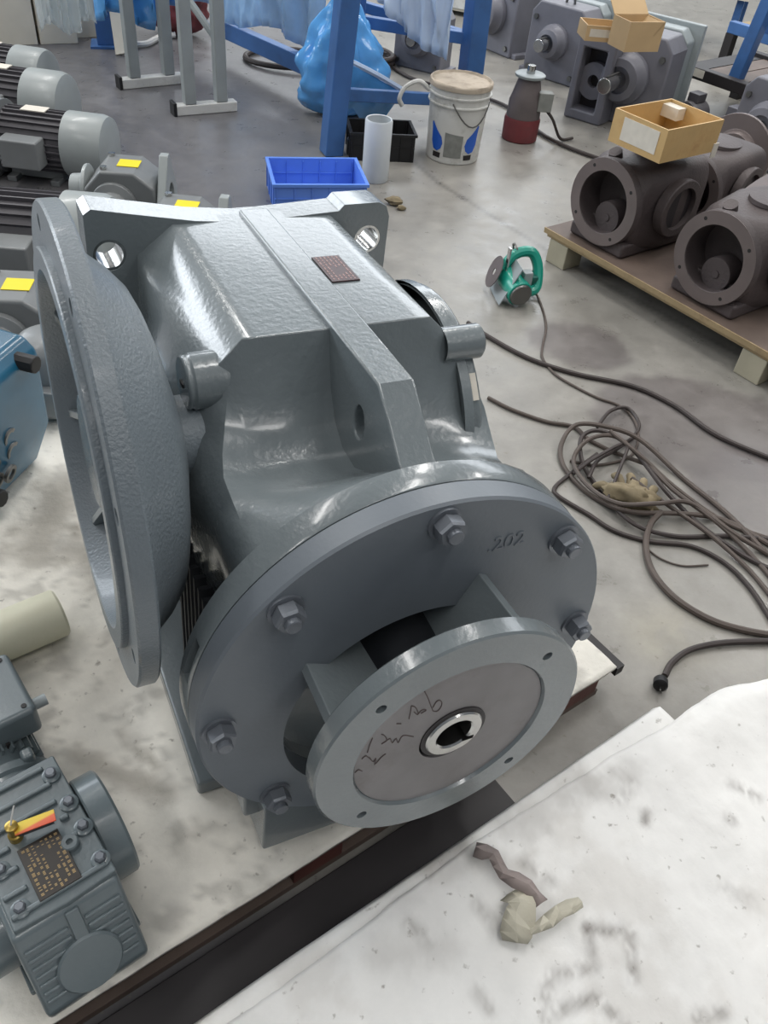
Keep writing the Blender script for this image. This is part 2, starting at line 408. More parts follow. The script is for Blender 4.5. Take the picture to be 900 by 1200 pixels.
# raised centre rib with lifting eye
b = G(); prof = [(-.905, .366), (-.478, .369), (-.312, .368), (-.272, .335), (-.232, .300), (-.200, .285), (-.200, .12), (-.905, .2)]
b.prism(prof, -.012, .042, lambda a, c, h: (a, h, c)); rib = b.build('centre_rib', 'paint', gear, bev=.004, seg=3)
c = G(); c.prism([(-.354 + .017 * cos(t * pi / 8), .279 + .026 * sin(t * pi / 8)) for t in range(16)], -.03, .06, lambda a, c_, h: (a, h, c_)); cut(rib, [c])
# rear mounting plate
b = G()
pl = [(-.283, -.40), (.272, -.40), (.272, .350), (.264, .370), (.248, .378), (.178, .377), (.168, .366), (.10, .362), (.03, .358), (-.02, .357), (-.10, .364), (-.20, .381), (-.268, .393), (-.281, .384)]
b.prism(pl, -.935, -.872, lambda v, w_, u: (u, v, w_)); plate = b.build('rear_plate', 'paint', gear, bev=.006, seg=3)
cs = []
for v_, w_ in ((-.245, .314), (.231, .308), (-.245, -.22), (.231, -.22)): cs.append(G().cyl((-.95, v_, w_), (-.86, v_, w_), .027, n=32))
cut(plate, cs)
for v_, w_ in ((-.245, .314), (.231, .308)):
    o = G().lathe([(.0268, -.934), (.0268, -.873), (.0225, -.873), (.0225, -.934)], (0, v_, w_), UA, 32, True).build('bolt_hole_bushing', 'steel', gear); o['label'] = 'bare bright metal bore'
G().box(-.90, -.27, -.283, .272, -.40, -.365).build('base_plate', 'paint', gear, bev=.006)
b = G(); b.box(-.205, -.135, -.212, .212, -.40, -.27).box(-.21, -.165, -.235, -.205, -.33, -.27); b.build('foot_block', 'paint', gear, bev=.005)
for k in range(9):
    G().box(-.47 + .024 * k, -.462 + .024 * k, -.25, -.19, -.34, .03 if k < 7 else -.06).build('cooling_rib', 'paint_shade', gear)
G().box(-.86, -.225, -.205, -.15, -.37, .02).build('lower_casing', 'paint_shade', gear, bev=.02)  # dark colour carries the shade below the casing side
# small bosses on the casing
b = G(); b.lathe([(0, 0), (.037, 0), (.040, .003), (.038, .008), (.041, .012), (.041, .062)], (-.500, -.222, .288), (0, 1, 0), 32)
b.build('side_boss', 'paint', gear, bev=.002)
G().box(-.507, -.492, -.224, -.221, .284, .290).build('boss_slot', 'hole', gear)
b = G(); b.lathe([(.208, .205), (.208, .238), (.202, .244), (.12, .250), (0, .252)], (-.6, 0, .12), (0, 1, 0), 64); b.build('right_hub_cover', 'paint', gear, bev=.003)
b = G(); b.lathe([(.214, .205), (.214, .222), (.211, .225), (.205, .225)], (-.6, 0, .12), (0, 1, 0), 64); b.build('right_hub_ring', 'paint', gear)
b = G(); b.lathe([(.028, .18), (.028, .248), (.025, .251), (0, .251)], (-.480, 0, .305), (0, 1, 0), 32); b.build('right_boss', 'paint', gear)
b = G(); b.lathe([(.02, .2), (.02, .262), (.012, .27), (0, .27)], (-.44, 0, .14), (0, 1, 0), 16); b.build('right_plug', 'paint_shade', gear)
T = Matrix.Translation((-.6, 0, .12)) @ Matrix.Rotation(radians(-38), 4, 'Y')
o = G().box(.2075, .2095, .212, .236, -.022, .022, T).build('paper_sticker', 'paper', gear); o['label'] = 'small pale paper sticker'
# nameplate on the roof, right of the rib
o = G().box(-.703, -.612, .048, .096, .3602, .3625).build('nameplate', 'plate_red', gear, bev=.0005); o['label'] = 'small dark red-brown nameplate with pale worn print'
b = G()
for k in range(6):
    x = -.700
    while x < -.618:
        L = random.uniform(.004, .012)
        if not (2 <= k <= 4 and -.665 < x < -.64): b.box(x, min(x + L, -.616), .053 + .007 * k, .0555 + .007 * k, .3625, .3628)
        x += L + .003
p = b.build('plate_print', 'txt_pink', o)
# housing ring, adapter plate with eccentric recess
b = G(); b.lathe([(0, -.205), (.311, -.205), (.317, -.199), (.317, -.162), (.3155, -.1595), (0, -.1595)], (0, 0, 0), UA, 128); ring = b.build('housing_ring', 'paint', gear)
def ucyl(r, u0, u1, v, w_, n=96): return G().cyl((u0, v, w_), (u1, v, w_), r, n=n)
ang = atan2(.082, -.30)
sl = G(); sl.box(-.186, -.168, -.034, .034, -.035, .034, Matrix.Translation((0, .315 * cos(ang), .315 * sin(ang))) @ Matrix.Rotation(ang - pi / 2, 4, 'X'))
cut(ring, [ucyl(.194, -.192, -.1, 0, -.066), sl])
b = G(); b.lathe([(0, -.1585), (.3145, -.1585), (.316, -.1565), (.316, -.124), (.313, -.120), (0, -.120)], (0, 0, 0), UA, 128); ap = b.build('adapter_plate', 'paint_face', gear)
cut(ap, [ucyl(.194, -.2, -.1, 0, -.066)])
b = G(); b.lathe([(.080, -.193), (.074, -.10), (.085, -.03)], (0, 0, 0), UA, 48); b.build('neck', 'paint_shade', gear)
b = G(); b.lathe([(0, -.1895), (.193, -.1895)], (0, 0, -.066), UA, 64); b.build('recess_floor', 'paint_shade', gear)  # disc colour holds the recess shade
for k in range(4):
    a = radians(65 + 90 * k); R_ = Matrix.Rotation(a, 4, 'X')
    G().prism([(-.19, .06), (-.19, .18), (-.122, .190), (-.112, .190), (-.027, .192), (-.027, .07)], -.008, .008, lambda x, y, h: R_ @ Vector((x, y, h))).build('web', 'paint', gear, bev=.002)
# raised casting number
cu = bpy.data.curves.new('t', 'FONT'); cu.body = '.202'; cu.size = .034; cu.extrude = .0012; cu.align_x = 'CENTER'
to = bpy.data.objects.new('t', cu); COL.objects.link(to); bpy.context.view_layer.update()
me = bpy.data.meshes.new_from_object(to.evaluated_get(bpy.context.evaluated_depsgraph_get())); bpy.data.objects.remove(to)
me.materials.clear(); me.materials.append(M['paint_face'])
o = bpy.data.objects.new('cast_number', me); COL.objects.link(o); o.parent = gear
o.matrix_local = Matrix.Translation(Vector((-.1195, .105, .214)) - OFF) @ Matrix(((0, 0, 1, 0), (1, 0, 0, 0), (0, 1, 0, 0), (0, 0, 0, 1)))
# bolts
b = MB(); b.lathe([(0, 0), (.024, 0), (.024, .004), (0, .004)], (0, 0, 0), UA, 24)
b.lathe([(0, .003), (.0185, .003), (.0200, .006), (.0200, .020), (.0180, .024), (.0110, .024), (.0110, .028), (.0105, .0285), (0, .0285)], (0, 0, 0), UA, 6)
b.lathe([(.0105, .02), (.0105, .031), (.009, .032), (0, .0315)], (0, 0, 0), UA, 20)
bolt0 = b.build('bolt', 'nut', gear, ang=20)
for k in range(8):
    a = radians(45 * k); mt_ = Matrix.Translation(Vector((-.12, .286 * cos(a), .286 * sin(a))) - OFF) @ Matrix.Rotation(random.random() * 1.0, 4, 'X')
    if k == 0: bolt0.matrix_local = mt_
    else: dup(bolt0, gear, mt_)
# small front flange
b = G(); b.lathe([(.05, -.030), (.05, -.006), (.1425, -.006), (.1455, .0), (.197, 0), (.2, -.003), (.2, -.027), (.197, -.030)], (0, 0, 0), UA, 128, True)
ff = b.build('front_flange', 'paint', gear)
H45 = [(.171 * cos(radians(45 + 90 * k)), .171 * sin(radians(45 + 90 * k))) for k in range(4)]
cut(ff, [ucyl(.0075, -.035, .01, v_, w_, 20) for v_, w_ in H45])
o = G().lathe([(.0475, -.03), (.0475, -.0045), (.1420, -.0045), (.1420, -.03)], (0, 0, 0), UA, 128, True).build('flange_face', 'machined', gear, bev=.0005); o['label'] = 'brownish machined face with handwritten marks'
o = G().lathe([(.0265, -.10), (.0265, -.001), (.029, .0015), (.041, .0015), (.043, -.001), (.043, -.05)], (0, .002, .008), UA, 64, True).build('hollow_shaft', 'steel', gear); o['label'] = 'bright steel hollow shaft end with keyway'
cut(o, [G().box(-.12, .01, .018, .035, -.016, -.008)])
G().lathe([(.0432, -.01), (.0432, -.002), (.0492, -.003), (.0492, -.01)], (0, .002, .008), UA, 64, True).build('shaft_seal', 'dark_gap', gear)
G().lathe([(0, -.098), (.0263, -.098)], (0, .002, .008), UA, 32).build('bore_end', 'hole', gear)
# handwriting on the face, drawn as pen strokes (v, w)
def gface(px, py, u=-.0040):
    d = _f + (px - 450) / CF * _r - (py - 600) / CF * _u
    o_ = Vector((0, 0, CH)); t = (u - (o_ - GO).dot(GA)) / d.dot(GA); q = o_ + t * d - GO
    return Vector((u, q.dot(GR), q.dot(GW)))
strokes = [[(440, 92), (455, 120), (470, 160), (484, 195)], [(484, 195), (505, 196), (525, 175), (530, 150), (518, 138), (500, 148), (484, 176)],
           [(370, 168), (392, 176), (405, 205), (400, 214), (385, 200)], [(405, 212), (425, 190), (448, 190), (420, 208)], [(370, 168), (365, 200), (357, 236)],
           [(292, 262), (315, 262)],
           [(212, 318), (228, 325), (240, 350), (212, 368), (238, 352), (258, 340), (268, 362), (290, 340), (300, 362), (325, 325), (380, 330)],
           [(165, 338), (150, 375), (138, 414)],
           [(108, 448), (130, 432), (158, 452), (148, 440), (168, 462), (182, 445), (176, 478)], [(182, 472), (210, 440), (234, 420)], [(72, 520), (90, 505), (110, 512)]]
b = G()
for st in strokes:
    P = catmull([gface(400 + x / 4.5, 790 + y / 4.5) for x, y in st], 4)
    b.tube(P, .0007, 5)
o = b.build('handwriting', 'ink', gear); o['label'] = 'dark pen scrawl on the flange face'
# big output flange on the left side
VA = (0, 1, 0); CO = (-.5, 0, .195)
b = G(); b.lathe([(.339, -.366), (.336, -.369), (.281, -.369), (.281, -.376), (.279, -.378), (.252, -.378), (.248, -.374), (.240, -.330), (.222, -.303), (.195, -.290), (.12, -.278), (.05, -.276), (.05, -.19), (.062, -.19), (.062, -.2385), (.091, -.240), (.13, -.250), (.173, -.260), (.205, -.270), (.228, -.280), (.252, -.300), (.269, -.320), (.290, -.335), (.297, -.341), (.336, -.341), (.339, -.344)], CO, VA, 160, True)
of = b.build('side_flange', 'paint_rough', gear)
cs = []
for k in range(8):
    a = radians(22.5 + 45 * k); cs.append(G().cyl((CO[0] + .31 * cos(a), -.39, CO[2] + .31 * sin(a)), (CO[0] + .31 * cos(a), -.347, CO[2] + .31 * sin(a)), .011, n=16))
cut(of, cs)
b = G(); b.lathe([(0, -.36), (.08, -.36), (.085, -.355), (.085, -.27), (.048, -.262), (.048, -.19), (0, -.19)], CO, VA, 64); b.build('flange_hub', 'paint', gear, bev=.002)

for k in range(8):
    a = radians(20 + 45 * k); T = Matrix.Translation(CO) @ Matrix.Rotation(-a, 4, 'Y')
    G().prism([(.08, -.277), (.19, -.288), (.221, -.302), (.242, -.333), (.249, -.356), (.238, -.360), (.08, -.300)], -.006, .006, lambda x, y, h: T @ Vector((x, y, h))).build('inner_rib', 'paint', gear, bev=.0015)

# ------------------------------------------------------------------ white pad on its low pallet
PA = Vector((.5300, 1.1300, 0)); e1 = Vector((-.768, -.640, 0)).normalized(); e2 = Vector((-.640, .768, 0)).normalized()
padM = Matrix.Identity(4)
for i in range(3): padM[i][0] = e1[i]; padM[i][1] = e2[i]; padM[i][3] = PA[i]
pal = thing('wooden_pallet', 'low dark wooden pallet under the dusty white pad and the big gear unit', 'pallet', mw=padM)
for k in range(9):
    MB().box(0.004, 2.2, .01 + .165 * k, .135 + .165 * k, .060, .078).build('deck_board', 'ply_dark', pal)
for k in range(4):
    MB().box(.03 + .66 * k, .13 + .66 * k, .01, 1.47, .018, .060).build('stringer', 'wood_red', pal)
for k in range(3):
    MB().box(0.02, 2.2, .01 + .66 * k, .11 + .66 * k, 0, .018).build('bottom_board', 'ply_dark', pal)
MB().box(-.022, .0, -.004, 1.2, .068, .092).build('edge_strip', 'dark_gap', pal)
padinv = padM.inverted()
def pad_local(px, py): return padinv @ at(px, py, .105)
pst = [([(90, 640), (150, 690)], .05), ([(85, 880), (200, 935)], .02), ([(40, 640), (80, 560)], .06), ([(140, 850), (150, 870), (190, 905)], .008)]
pst = [([pad_local(*q)[:2] for q in s_], r_) for s_, r_ in pst]
def pad_col(x, y):
    n = fbm(x * 4, y * 4, 5); n2 = fbm(x * 15, y * 15, 9)
    c = lin((228, 224, 214)) * (1 + .09 * n + .05 * n2)
    c = c.lerp(lin((120, 116, 110)), sm(.12, .55, n2) * .4)
    for s_, r_ in pst:
        d = min(seg_d((x, y), a, b_) for a, b_ in zip(s_, s_[1:]))
        c = c.lerp(lin((128, 120, 108)), sm(r_ * 1.6, 0, d + r_ * .8 * n2) * .6)
    return c
GP = GO - .4 * GW
def pad_z(x, y):
    W_ = padM @ Vector((x, y, 0)); u_ = (W_ - GP).dot(GA); v_ = (W_ - GP).dot(GR)
    zp = GP.z - ((W_.x - GP.x) * GW.x + (W_.y - GP.y) * GW.y) / GW.z - .0012
    dx = max(-.94 - u_, 0, u_ + .25); dy = max(abs(v_) - .285, 0); d = hypot(dx, dy)
    base = .0965 + .0035 * fbm(x * 3, y * 3, 2) + .0012 * fbm(x * 14, y * 14, 4)
    k = sm(.09, .012, d)
    return base * (1 - k) + zp * k
def pad_z_old(x, y):
    return .1005 + .0035 * fbm(x * 3, y * 3, 2) + .0012 * fbm(x * 14, y * 14, 4)
pad = stained('packing_pad', [i * .012 for i in range(0, 184)], [i * .012 for i in range(0, 124)], pad_z, pad_col, 'pad')
pad.matrix_world = padM; q = pad.modifiers.new('s', 'SOLIDIFY'); q.thickness = .009; q.offset = -1
tag(pad, 'dusty cream-white packing pad under the big gear unit', 'pad')

# ------------------------------------------------------------------ white felt sheets, bottom right, on a second pallet
shM = Matrix.Identity(4)
SA = Vector((.590, 1.030, 0)); f1 = Vector((-.768, -.640, 0)).normalized(); f2 = Vector((.640, -.768, 0)).normalized()
for i in range(3): shM[i][0] = f1[i]; shM[i][1] = f2[i]; shM[i][3] = SA[i]
pal2 = thing('wooden_pallet', 'low pallet hidden under the white felt sheets at the lower right', 'pallet', mw=shM)
for k in range(7): MB().box(.03, 1.5, .03 + .13 * k, .13 + .13 * k, .092, .110).build('deck_board', 'ply_dark', pal2)
for k in range(3): MB().box(.04 + .62 * k, .14 + .62 * k, .03, .9, .018, .092).build('stringer', 'wood_red', pal2)
for k in range(3): MB().box(.03, 1.5, .03 + .38 * k, .13 + .38 * k, 0, .018).build('bottom_board', 'ply_dark', pal2)
shinv = shM.inverted()
def sl_(px, py, z=.14): return shinv @ at(px, py, z)
def smudges():
    S_ = [([(615, 1010), (650, 1030)], .012, .5), ([(555, 1000), (610, 1010), (640, 1050)], .02, .35), ([(690, 1085), (740, 1090), (745, 1140)], .010, .8), ([(690, 1085), (700, 1130), (650, 1140), (640, 1165)], .010, .65),
          ([(640, 1190), (700, 1165), (735, 1200)], .008, .7), ([(860, 915), (890, 930)], .010, .7), ([(855, 1040), (880, 1050)], .018, .35), ([(480, 1080), (500, 1100)], .014, .45), ([(560, 1160), (575, 1180)], .009, .6),
          ([(820, 1190), (850, 1185)], .004, .8), ([(610, 960), (680, 905)], .05, .5), ([(700, 920), (740, 900)], .03, .3), ([(500, 1010), (540, 985)], .02, .5), ([(720, 900), (745, 915), (730, 935)], .016, .4), ([(560, 1060), (580, 1080)], .014, .5), ([(450, 1120), (520, 1110)], .03, .3),
          ([(760, 950), (758, 958)], .004, .9), ([(858, 957), (860, 958)], .0025, 1.)]
    return [([sl_(*q)[:2] for q in s_], r_, a_) for s_, r_, a_ in S_]
SMG = smudges()
def sheet_col(x, y):
    n = fbm(x * 4, y * 4, 15); n2 = fbm(x * 22, y * 22, 19)
    c = lin((230, 229, 226)) * (1 + .05 * n)
    c = c.lerp(lin((200, 196, 190)), sm(.05, .6, n) * .45)
    for s_, r_, a_ in SMG:
        d = min(seg_d((x, y), a, b_) for a, b_ in zip(s_, s_[1:]))
        if r_ >= .02:
            c = c.lerp(lin((128, 122, 116)), sm(r_ * 1.6, 0, d + r_ * .5 * n2) * a_ * .8); continue
        r_ = max(r_, .012) * 1.25
        if d < r_ * 2: n3 = fbm(x * 60, y * 60, 3); c = c.lerp(lin((104, 96, 90)), sm(r_ * 1.3, 0, d + r_ * .5 * n3) * a_ * max(0, .6 + .9 * n3))
    return Vector([max(0.01, t) for t in c])
def low_z(x, y): return .1225 + .003 * fbm(x * 3, y * 3, 7) - .02 * sm(.012, 0, y)
def hi_edge(x):   # free edge of the upper sheet
    e = .030 + .022 * sm(.20, .0, x) + .045 * sm(-.10, -.26, x) + .10 * sm(-.22, -.5, x)
    return e + .006 * sin(x * 9) * sm(0, .2, x) + .003 * fbm(x * 9, 0, 3)
def hi_z(x, y):
    e = y - hi_edge(x)
    return .1285 + .006 * sm(.0, .04, e) * sm(.16, .05, e) + .0035 * fbm(x * 4, y * 4, 8) + .0015 * fbm(x * 16, y * 16, 8) + .014 * sm(.10, -.06, x) * sm(.12, 0, abs(y - .10))
lo = stained('felt_sheet', [i * .011 - .0 for i in range(0, 140)], [i * .011 for i in range(0, 90)], low_z, sheet_col, 'sheet')
lo.matrix_world = shM; q = lo.modifiers.new('s', 'SOLIDIFY'); q.thickness = .003; q.offset = -1
tag(lo, 'lower of two white felt sheets, its straight edge along the dark gap', 'sheet')
hi = stained('felt_sheet', [i * .0075 - .5 for i in range(0, 265)], [i * .0075 for i in range(0, 130)], hi_z, sheet_col, 'sheet', None, lambda x, t: (x, hi_edge(x) + t))
hi.matrix_world = shM; q = hi.modifiers.new('s', 'SOLIDIFY'); q.thickness = .003; q.offset = -1
tag(hi, 'upper smudged white felt sheet with curved edge, at the lower right', 'sheet')
# crumpled tape
def on_sheet(px, py, dz=0): 
    p = at(px, py, .138 + dz); return p
b = MB()
def strip(b, P, wd, n=4):
    P = catmull(P, 2); rnd = random.Random(int(wd * 1e4)); pr = None
    for i, p in enumerate(P):
        t = (P[min(i + 1, len(P) - 1)] - P[max(0, i - 1)]).normalized(); s_ = Vector((-t.y, t.x, 0)).normalized() * wd * rnd.uniform(.8, 1.25)
        z1, z2, z3 = (Vector((0, 0, rnd.uniform(-.001, .007))) for q in range(3))
        cur = (b.v(p - s_ + z1), b.v(p + s_ * rnd.uniform(-.4, .4) + z2 + Vector((0, 0, .004))), b.v(p + s_ + z3))
        if pr:
            for a_, c_ in ((0, 1), (1, 2)):
                b.f([pr[a_], pr[c_], cur[c_]]); b.f([pr[a_], cur[c_], cur[a_]])
        pr = cur
strip(b, [on_sheet(600, 1046, .004), on_sheet(612, 1060, .016), on_sheet(606, 1085, .014), on_sheet(603, 1105, .003)], .022)
strip(b, [on_sheet(610, 1090, .004), on_sheet(630, 1088, .012), on_sheet(655, 1070, .010), on_sheet(680, 1058, .016)], .010)
o = b.build('tape_scrap', 'tape', solid=.0008, ang=4); tag(o, 'crumpled pale masking tape scrap on the upper white felt sheet', 'tape')
b = MB(); strip(b, [on_sheet(556, 996, .002), on_sheet(578, 1003, .010), on_sheet(590, 1025, .012), on_sheet(618, 1040, .016), on_sheet(634, 1060, .016)], .012)
o = b.build('tape_scrap', 'tape_dark', solid=.0008, ang=4); tag(o, 'grey-brown twisted paper strip beside the masking tape on the felt sheet', 'tape')
# added dark strip that stands in for the shade between the pallets
gapM = padM.copy()
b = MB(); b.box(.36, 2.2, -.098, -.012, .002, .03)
o = b.build('gap_shade_strip', 'dark_gap', bev=.003); o.matrix_world = padM; tag(o, 'added dark channel lying in the gap between pad and felt sheets', 'filler')

# ================================================================== things around
def boxm(x0, x1, y0, y1, z0, z1): return MB().box(x0, x1, y0, y1, z0, z1)
def rot(o, e): o.rotation_euler = e; return o

# ---- generic finned motor / gearmotor, axis along local +x (fan cowl at +x end), base at z=0
def gearmotor(name, label, loc, rz, L=.34, r=.115, box_side=-1, group=None, gearbox=True, plate=True, s=1.0, tagy=False, ry=0, zoff=0):
    t = thing(name, label, 'motor', loc, rz, group); t.rotation_euler = (0, ry, rz); t.scale = (s, s, s)
    h = r + .02 + zoff
    b = MB(); b.lathe([(0, 0), (r * .90, 0), (r * .90, L * .62), (0, L * .62)], (0, 0, h), (1, 0, 0), 40); b.build('motor_body', 'mfin', t)
    b = MB()
    for k in range(28):
        a = 2 * pi * k / 28
        if abs(sin(a) - box_side * -0.0) < 0: continue
        R_ = Matrix.Translation((0, 0, h)) @ Matrix.Rotation(a, 4, 'X')
        b.box(.015, L * .60, -.0025, .0025, r * .86, r * 1.0, R_)
    b.build('fin_set', 'mfin', t)['kind'] = 'stuff'
    b = MB(); b.lathe([(r * .2, .0), (r * 1.04, .0), (r * 1.04, L * .30), (r * .98, L * .36), (r * .75, L * .385), (0, L * .385), (0, L * .37), (r * .72, L * .37), (r * 1.0, L * .29), (r * 1.0, .01)], (L * .60, 0, h), (1, 0, 0), 48)
    b.build('fan_cowl', 'mlight', t, ang=25)
    b = boxm(.05, L * .46, box_side * r * .85 if box_side > 0 else -r * 1.55, r * 1.55 if box_side > 0 else -r * .85, h - r * .45, h + r * .45)
    tb = b.build('terminal_box', 'mgrey', t, bev=.008)
    ys = box_side * r * 1.55
    b = MB(); 
    for k in range(6): b.box(.052 + 0 * k, .058, min(ys, ys * .9), max(ys, ys * .9), h - r * .38 + k * r * .14, h - r * .32 + k * r * .14)
    b.build('cover_rib', 'mfin', tb)
    if plate: boxm(L * .2, L * .42, -.03, .03, h + r * .98, h + r * 1.01).build('nameplate', 'paper', t)
    b = MB(); b.box(0.02, .06, -r * .9, r * .9, 0, .022).box(L * .45, L * .53, -r * .9, r * .9, 0, .022).box(.02, L * .53, -r * .5, r * .5, .01, h - r * .8); b.build('foot', 'mgrey', t, bev=.003)
    if gearbox:
        b = MB(); b.lathe([(0, -.02), (r * 1.15, -.02), (r * 1.15, .0), (0, .0)], (0, 0, h), (1, 0, 0), 40); b.build('coupling_flange', 'mgrey', t, bev=.002)
        b = MB(); b.prism([(-r * 1.1, 0), (r * 1.1, 0), (r * 1.1, h * .9), (r * .6, h + r * .95), (-r * .6, h + r * .95), (-r * 1.1, h * .9)], -.20, -.02, lambda y, z, x: (x, y, z)); b.build('gear_housing', 'mgrey', t, bev=.01)
        b = MB(); b.lathe([(0, 0), (r * .95, 0), (r * .95, .02), (r * .5, .03), (r * .5, .05), (0, .05)], (-.20, 0, h), (-1, 0, 0), 40); b.build('output_flange', 'mlight', t, bev=.002)
        b = MB(); b.cyl((-.25, 0, h), (-.31, 0, h), .02); b.build('shaft', 'steel', t, bev=.002)
    return t
def frm(ux, uy, origin):
    """object matrix from a ground heading"""
    m_ = Matrix.Identity(4); return m_
hd = lambda p, q: atan2((q - p).y, (q - p).x)
grp = 'grey finned motors parked on the left'
gearmotor('gearmotor', 'farthest grey motor of the left row, light fan cowl towards the trestle', (-2.28, 4.38, 0), radians(-6), L=.42, r=.125, group=grp)
gearmotor('gearmotor', 'second farthest grey motor at left, dark brown fins and rounded pale cowl', (-2.07, 3.95, 0), radians(-4), L=.46, r=.14, group=grp)
gearmotor('gearmotor', 'grey motor at left with square terminal box, behind the yellow-labelled gear heads', (-1.76, 3.55, 0), radians(-2), L=.46, r=.125, group=grp)
gearmotor('gearmotor', 'nearest big finned grey motor at the left edge behind the side flange', (-1.42, 2.62, .0), radians(4), L=.42, r=.15, group=grp, plate=False)

# ---- angular gear heads with yellow labels
def gear_head(label, loc, rz, s=1.0, group='yellow-labelled grey gear heads'):
    t = thing('small_gearbox', label, 'gearbox', loc, rz, group); t.scale = (s, s, s)
    b = MB(); b.prism([(-.12, 0), (.12, 0), (.13, .05), (.11, .16), (.05, .205), (-.06, .205), (-.12, .14)], -.085, .085, lambda x, z, y: (x, y, z)); h = b.build('housing', 'mgrey', t, bev=.010)
    b = MB(); b.prism([(-.10, 0), (.10, 0), (.115, .10), (.03, .24), (.0, .24), (-.10, .12)], 0, .03, lambda y, z, x: (.12 + x, y, z)); ft = b.build('foot_bracket', 'mlight', t, bev=.004)
    cut(ft, [MB().cyl((.10, .01, .10), (.17, .01, .10), .045)])
    b = MB(); b.lathe([(0, 0), (.075, 0), (.075, .018), (.05, .03), (.05, .06), (.028, .06), (.028, .01), (0, .01)], (-.02, -.085, .10), (0, -1, 0), 36); b.build('bearing_cover', 'mgrey', t, bev=.003)
    MB().cyl((-.02, -.10, .10), (-.02, -.16, .10), .024).build('brass_bushing', 'gold', t)
    b = MB(); b.lathe([(0, 0), (.08, 0), (.08, .012), (.05, .02), (.045, .06), (0, .06)], (-.12, 0, .11), (-1, 0, 0), 36); b.build('input_adapter', 'mlight', t, bev=.003)
    boxm(-.015, .055, -.03, .03, .2055, .2075).build('warning_label', 'yellow', t)['label'] = 'bright yellow rectangular label'
    for y in (-.06, .06): MB().cyl((-.05, y, .205), (-.05, y, .214), .012, n=6).build('bolt', 'steel', t)
    return t
gear_head('grey gear head with yellow label beside the square terminal box, behind the gear unit', (-1.14, 3.17, 0), radians(5), 1.15)
gear_head('grey gear head with yellow label just showing over the mounting plate of the gear unit', (-.84, 2.86, 0), radians(2), 1.15)
gear_head('grey gear head with yellow label at the left edge beside the side flange', (-1.17, 2.18, .0), radians(8), 1.15)

# ---- trestle
tr = thing('metal_trestle', 'grey square-tube stand with two pale feet behind the left motors', 'stand')
hx = (at(278, 124) - at(207, 130)).normalized(); fr = []
for k, (a_, b_) in enumerate((((212, 134), (272, 129)), ((148, 103), (210, 97)))):
    A_, B_ = at(*a_), at(*b_); d_ = (B_ - A_).normalized(); n_ = Vector((-d_.y, d_.x, 0))
    Mx = Matrix.Identity(4)
    for i in range(3): Mx[i][0] = d_[i]; Mx[i][1] = n_[i]; Mx[i][3] = A_[i]
    Lf = (B_ - A_).length
    MB().box(-.03, Lf + .02, -.03, .03, 0, .05, Mx).build('foot', 'white', tr, bev=.006)
    MB().box(-.045, -.028, -.035, .035, 0, .065, Mx).build('end_cap', 'black', tr, bev=.003)
    for x in (.05, Lf - .06):
        MB().box(x - .03, x + .03, -.028, .028, .05, 1.12, Mx).build('upright', 'mlight', tr, bev=.006)
    MB().box(.0, Lf, -.026, .026, 1.12, 1.17, Mx).build('head_bar', 'mlight', tr, bev=.004)
    fr.append((A_ + d_ * (Lf / 2), d_, n_))
a, c = fr[0][0], fr[1][0]
MB().tube([a + Vector((0, 0, .75)), c + Vector((0, 0, .75))], .022, 8).build('cross_bar', 'mlight', tr)
MB().tube([a + fr[0][1] * .1 + Vector((0, 0, .3)), c + Vector((0, 0, .72))], .018, 8).build('cross_brace', 'mlight', tr)

# ---- cartons, film, post in the far left corner
rz = radians(28)
def carton(label, loc, dims, rz, mt='carton', group=None, name='carton'):
    t = thing(name, label, 'box', loc, rz, group); x, y, z = dims
    MB().box(0, x, 0, y, 0, z).build('body', mt, t, bev=.004)
    MB().box(x * .47, x * .53, -.0015, y + .0015, z - .001, z + .0015).build('tape_strip', 'paper', t)
    return t
g = 'white cartons stacked by the far left corner'
P0 = at(0, 54); dv = (at(92, 51) - P0).normalized(); hz = atan2(dv.y, dv.x); Lc = (at(47, 52.5) - P0).length
for nm, off, ln, z, hgt in (('lower white carton at the far left edge of the floor', -.6, .6 + Lc - .01, 0, .26), ('upper white carton stacked at the far left edge', -.6, .6 + Lc - .01, .264, .5), ('white carton beside them, draped with clear film', Lc + .005, (at(93, 51) - P0).length - Lc - .01, 0, .40)):
    a = P0 + dv * off; carton(nm, (a.x, a.y, z), (ln, .45, hgt), hz, 'carton', g)
a = P0 + dv * ((at(93, 51) - P0).length + .01) + Vector((-dv.y, dv.x, 0)) * .12; carton('low white carton half hidden behind the blue post', (a.x, a.y, .0), (.28, .3, .30), hz, 'carton', g)
# blue post far left
a = at(125, 53)
t = thing('blue_post', 'blue steel post standing beside the white cartons', 'post', (a.x, a.y, 0), .3)
MB().box(-.05, .05, -.05, .05, .01, 1.6).build('tube', 'blue_steel', t, bev=.006); MB().box(-.09, .09, -.09, .09, 0, .012).build('foot_plate', 'blue_steel', t)
# leaning plank
a, c = at(146, 66), at(136, 45)
b = MB(); d_ = Vector((-.10, .25, .34)); Mx = Matrix.Translation((a.x, a.y, 0)) @ Vector((0, 0, 1)).rotation_difference(d_.normalized()).to_matrix().to_4x4()
b.box(-.05, .05, -.01, .01, 0.012, .50, Mx); tag(b.build('plank', 'carton', bev=.003), 'short pale plank leaning beside the blue post', 'plank')
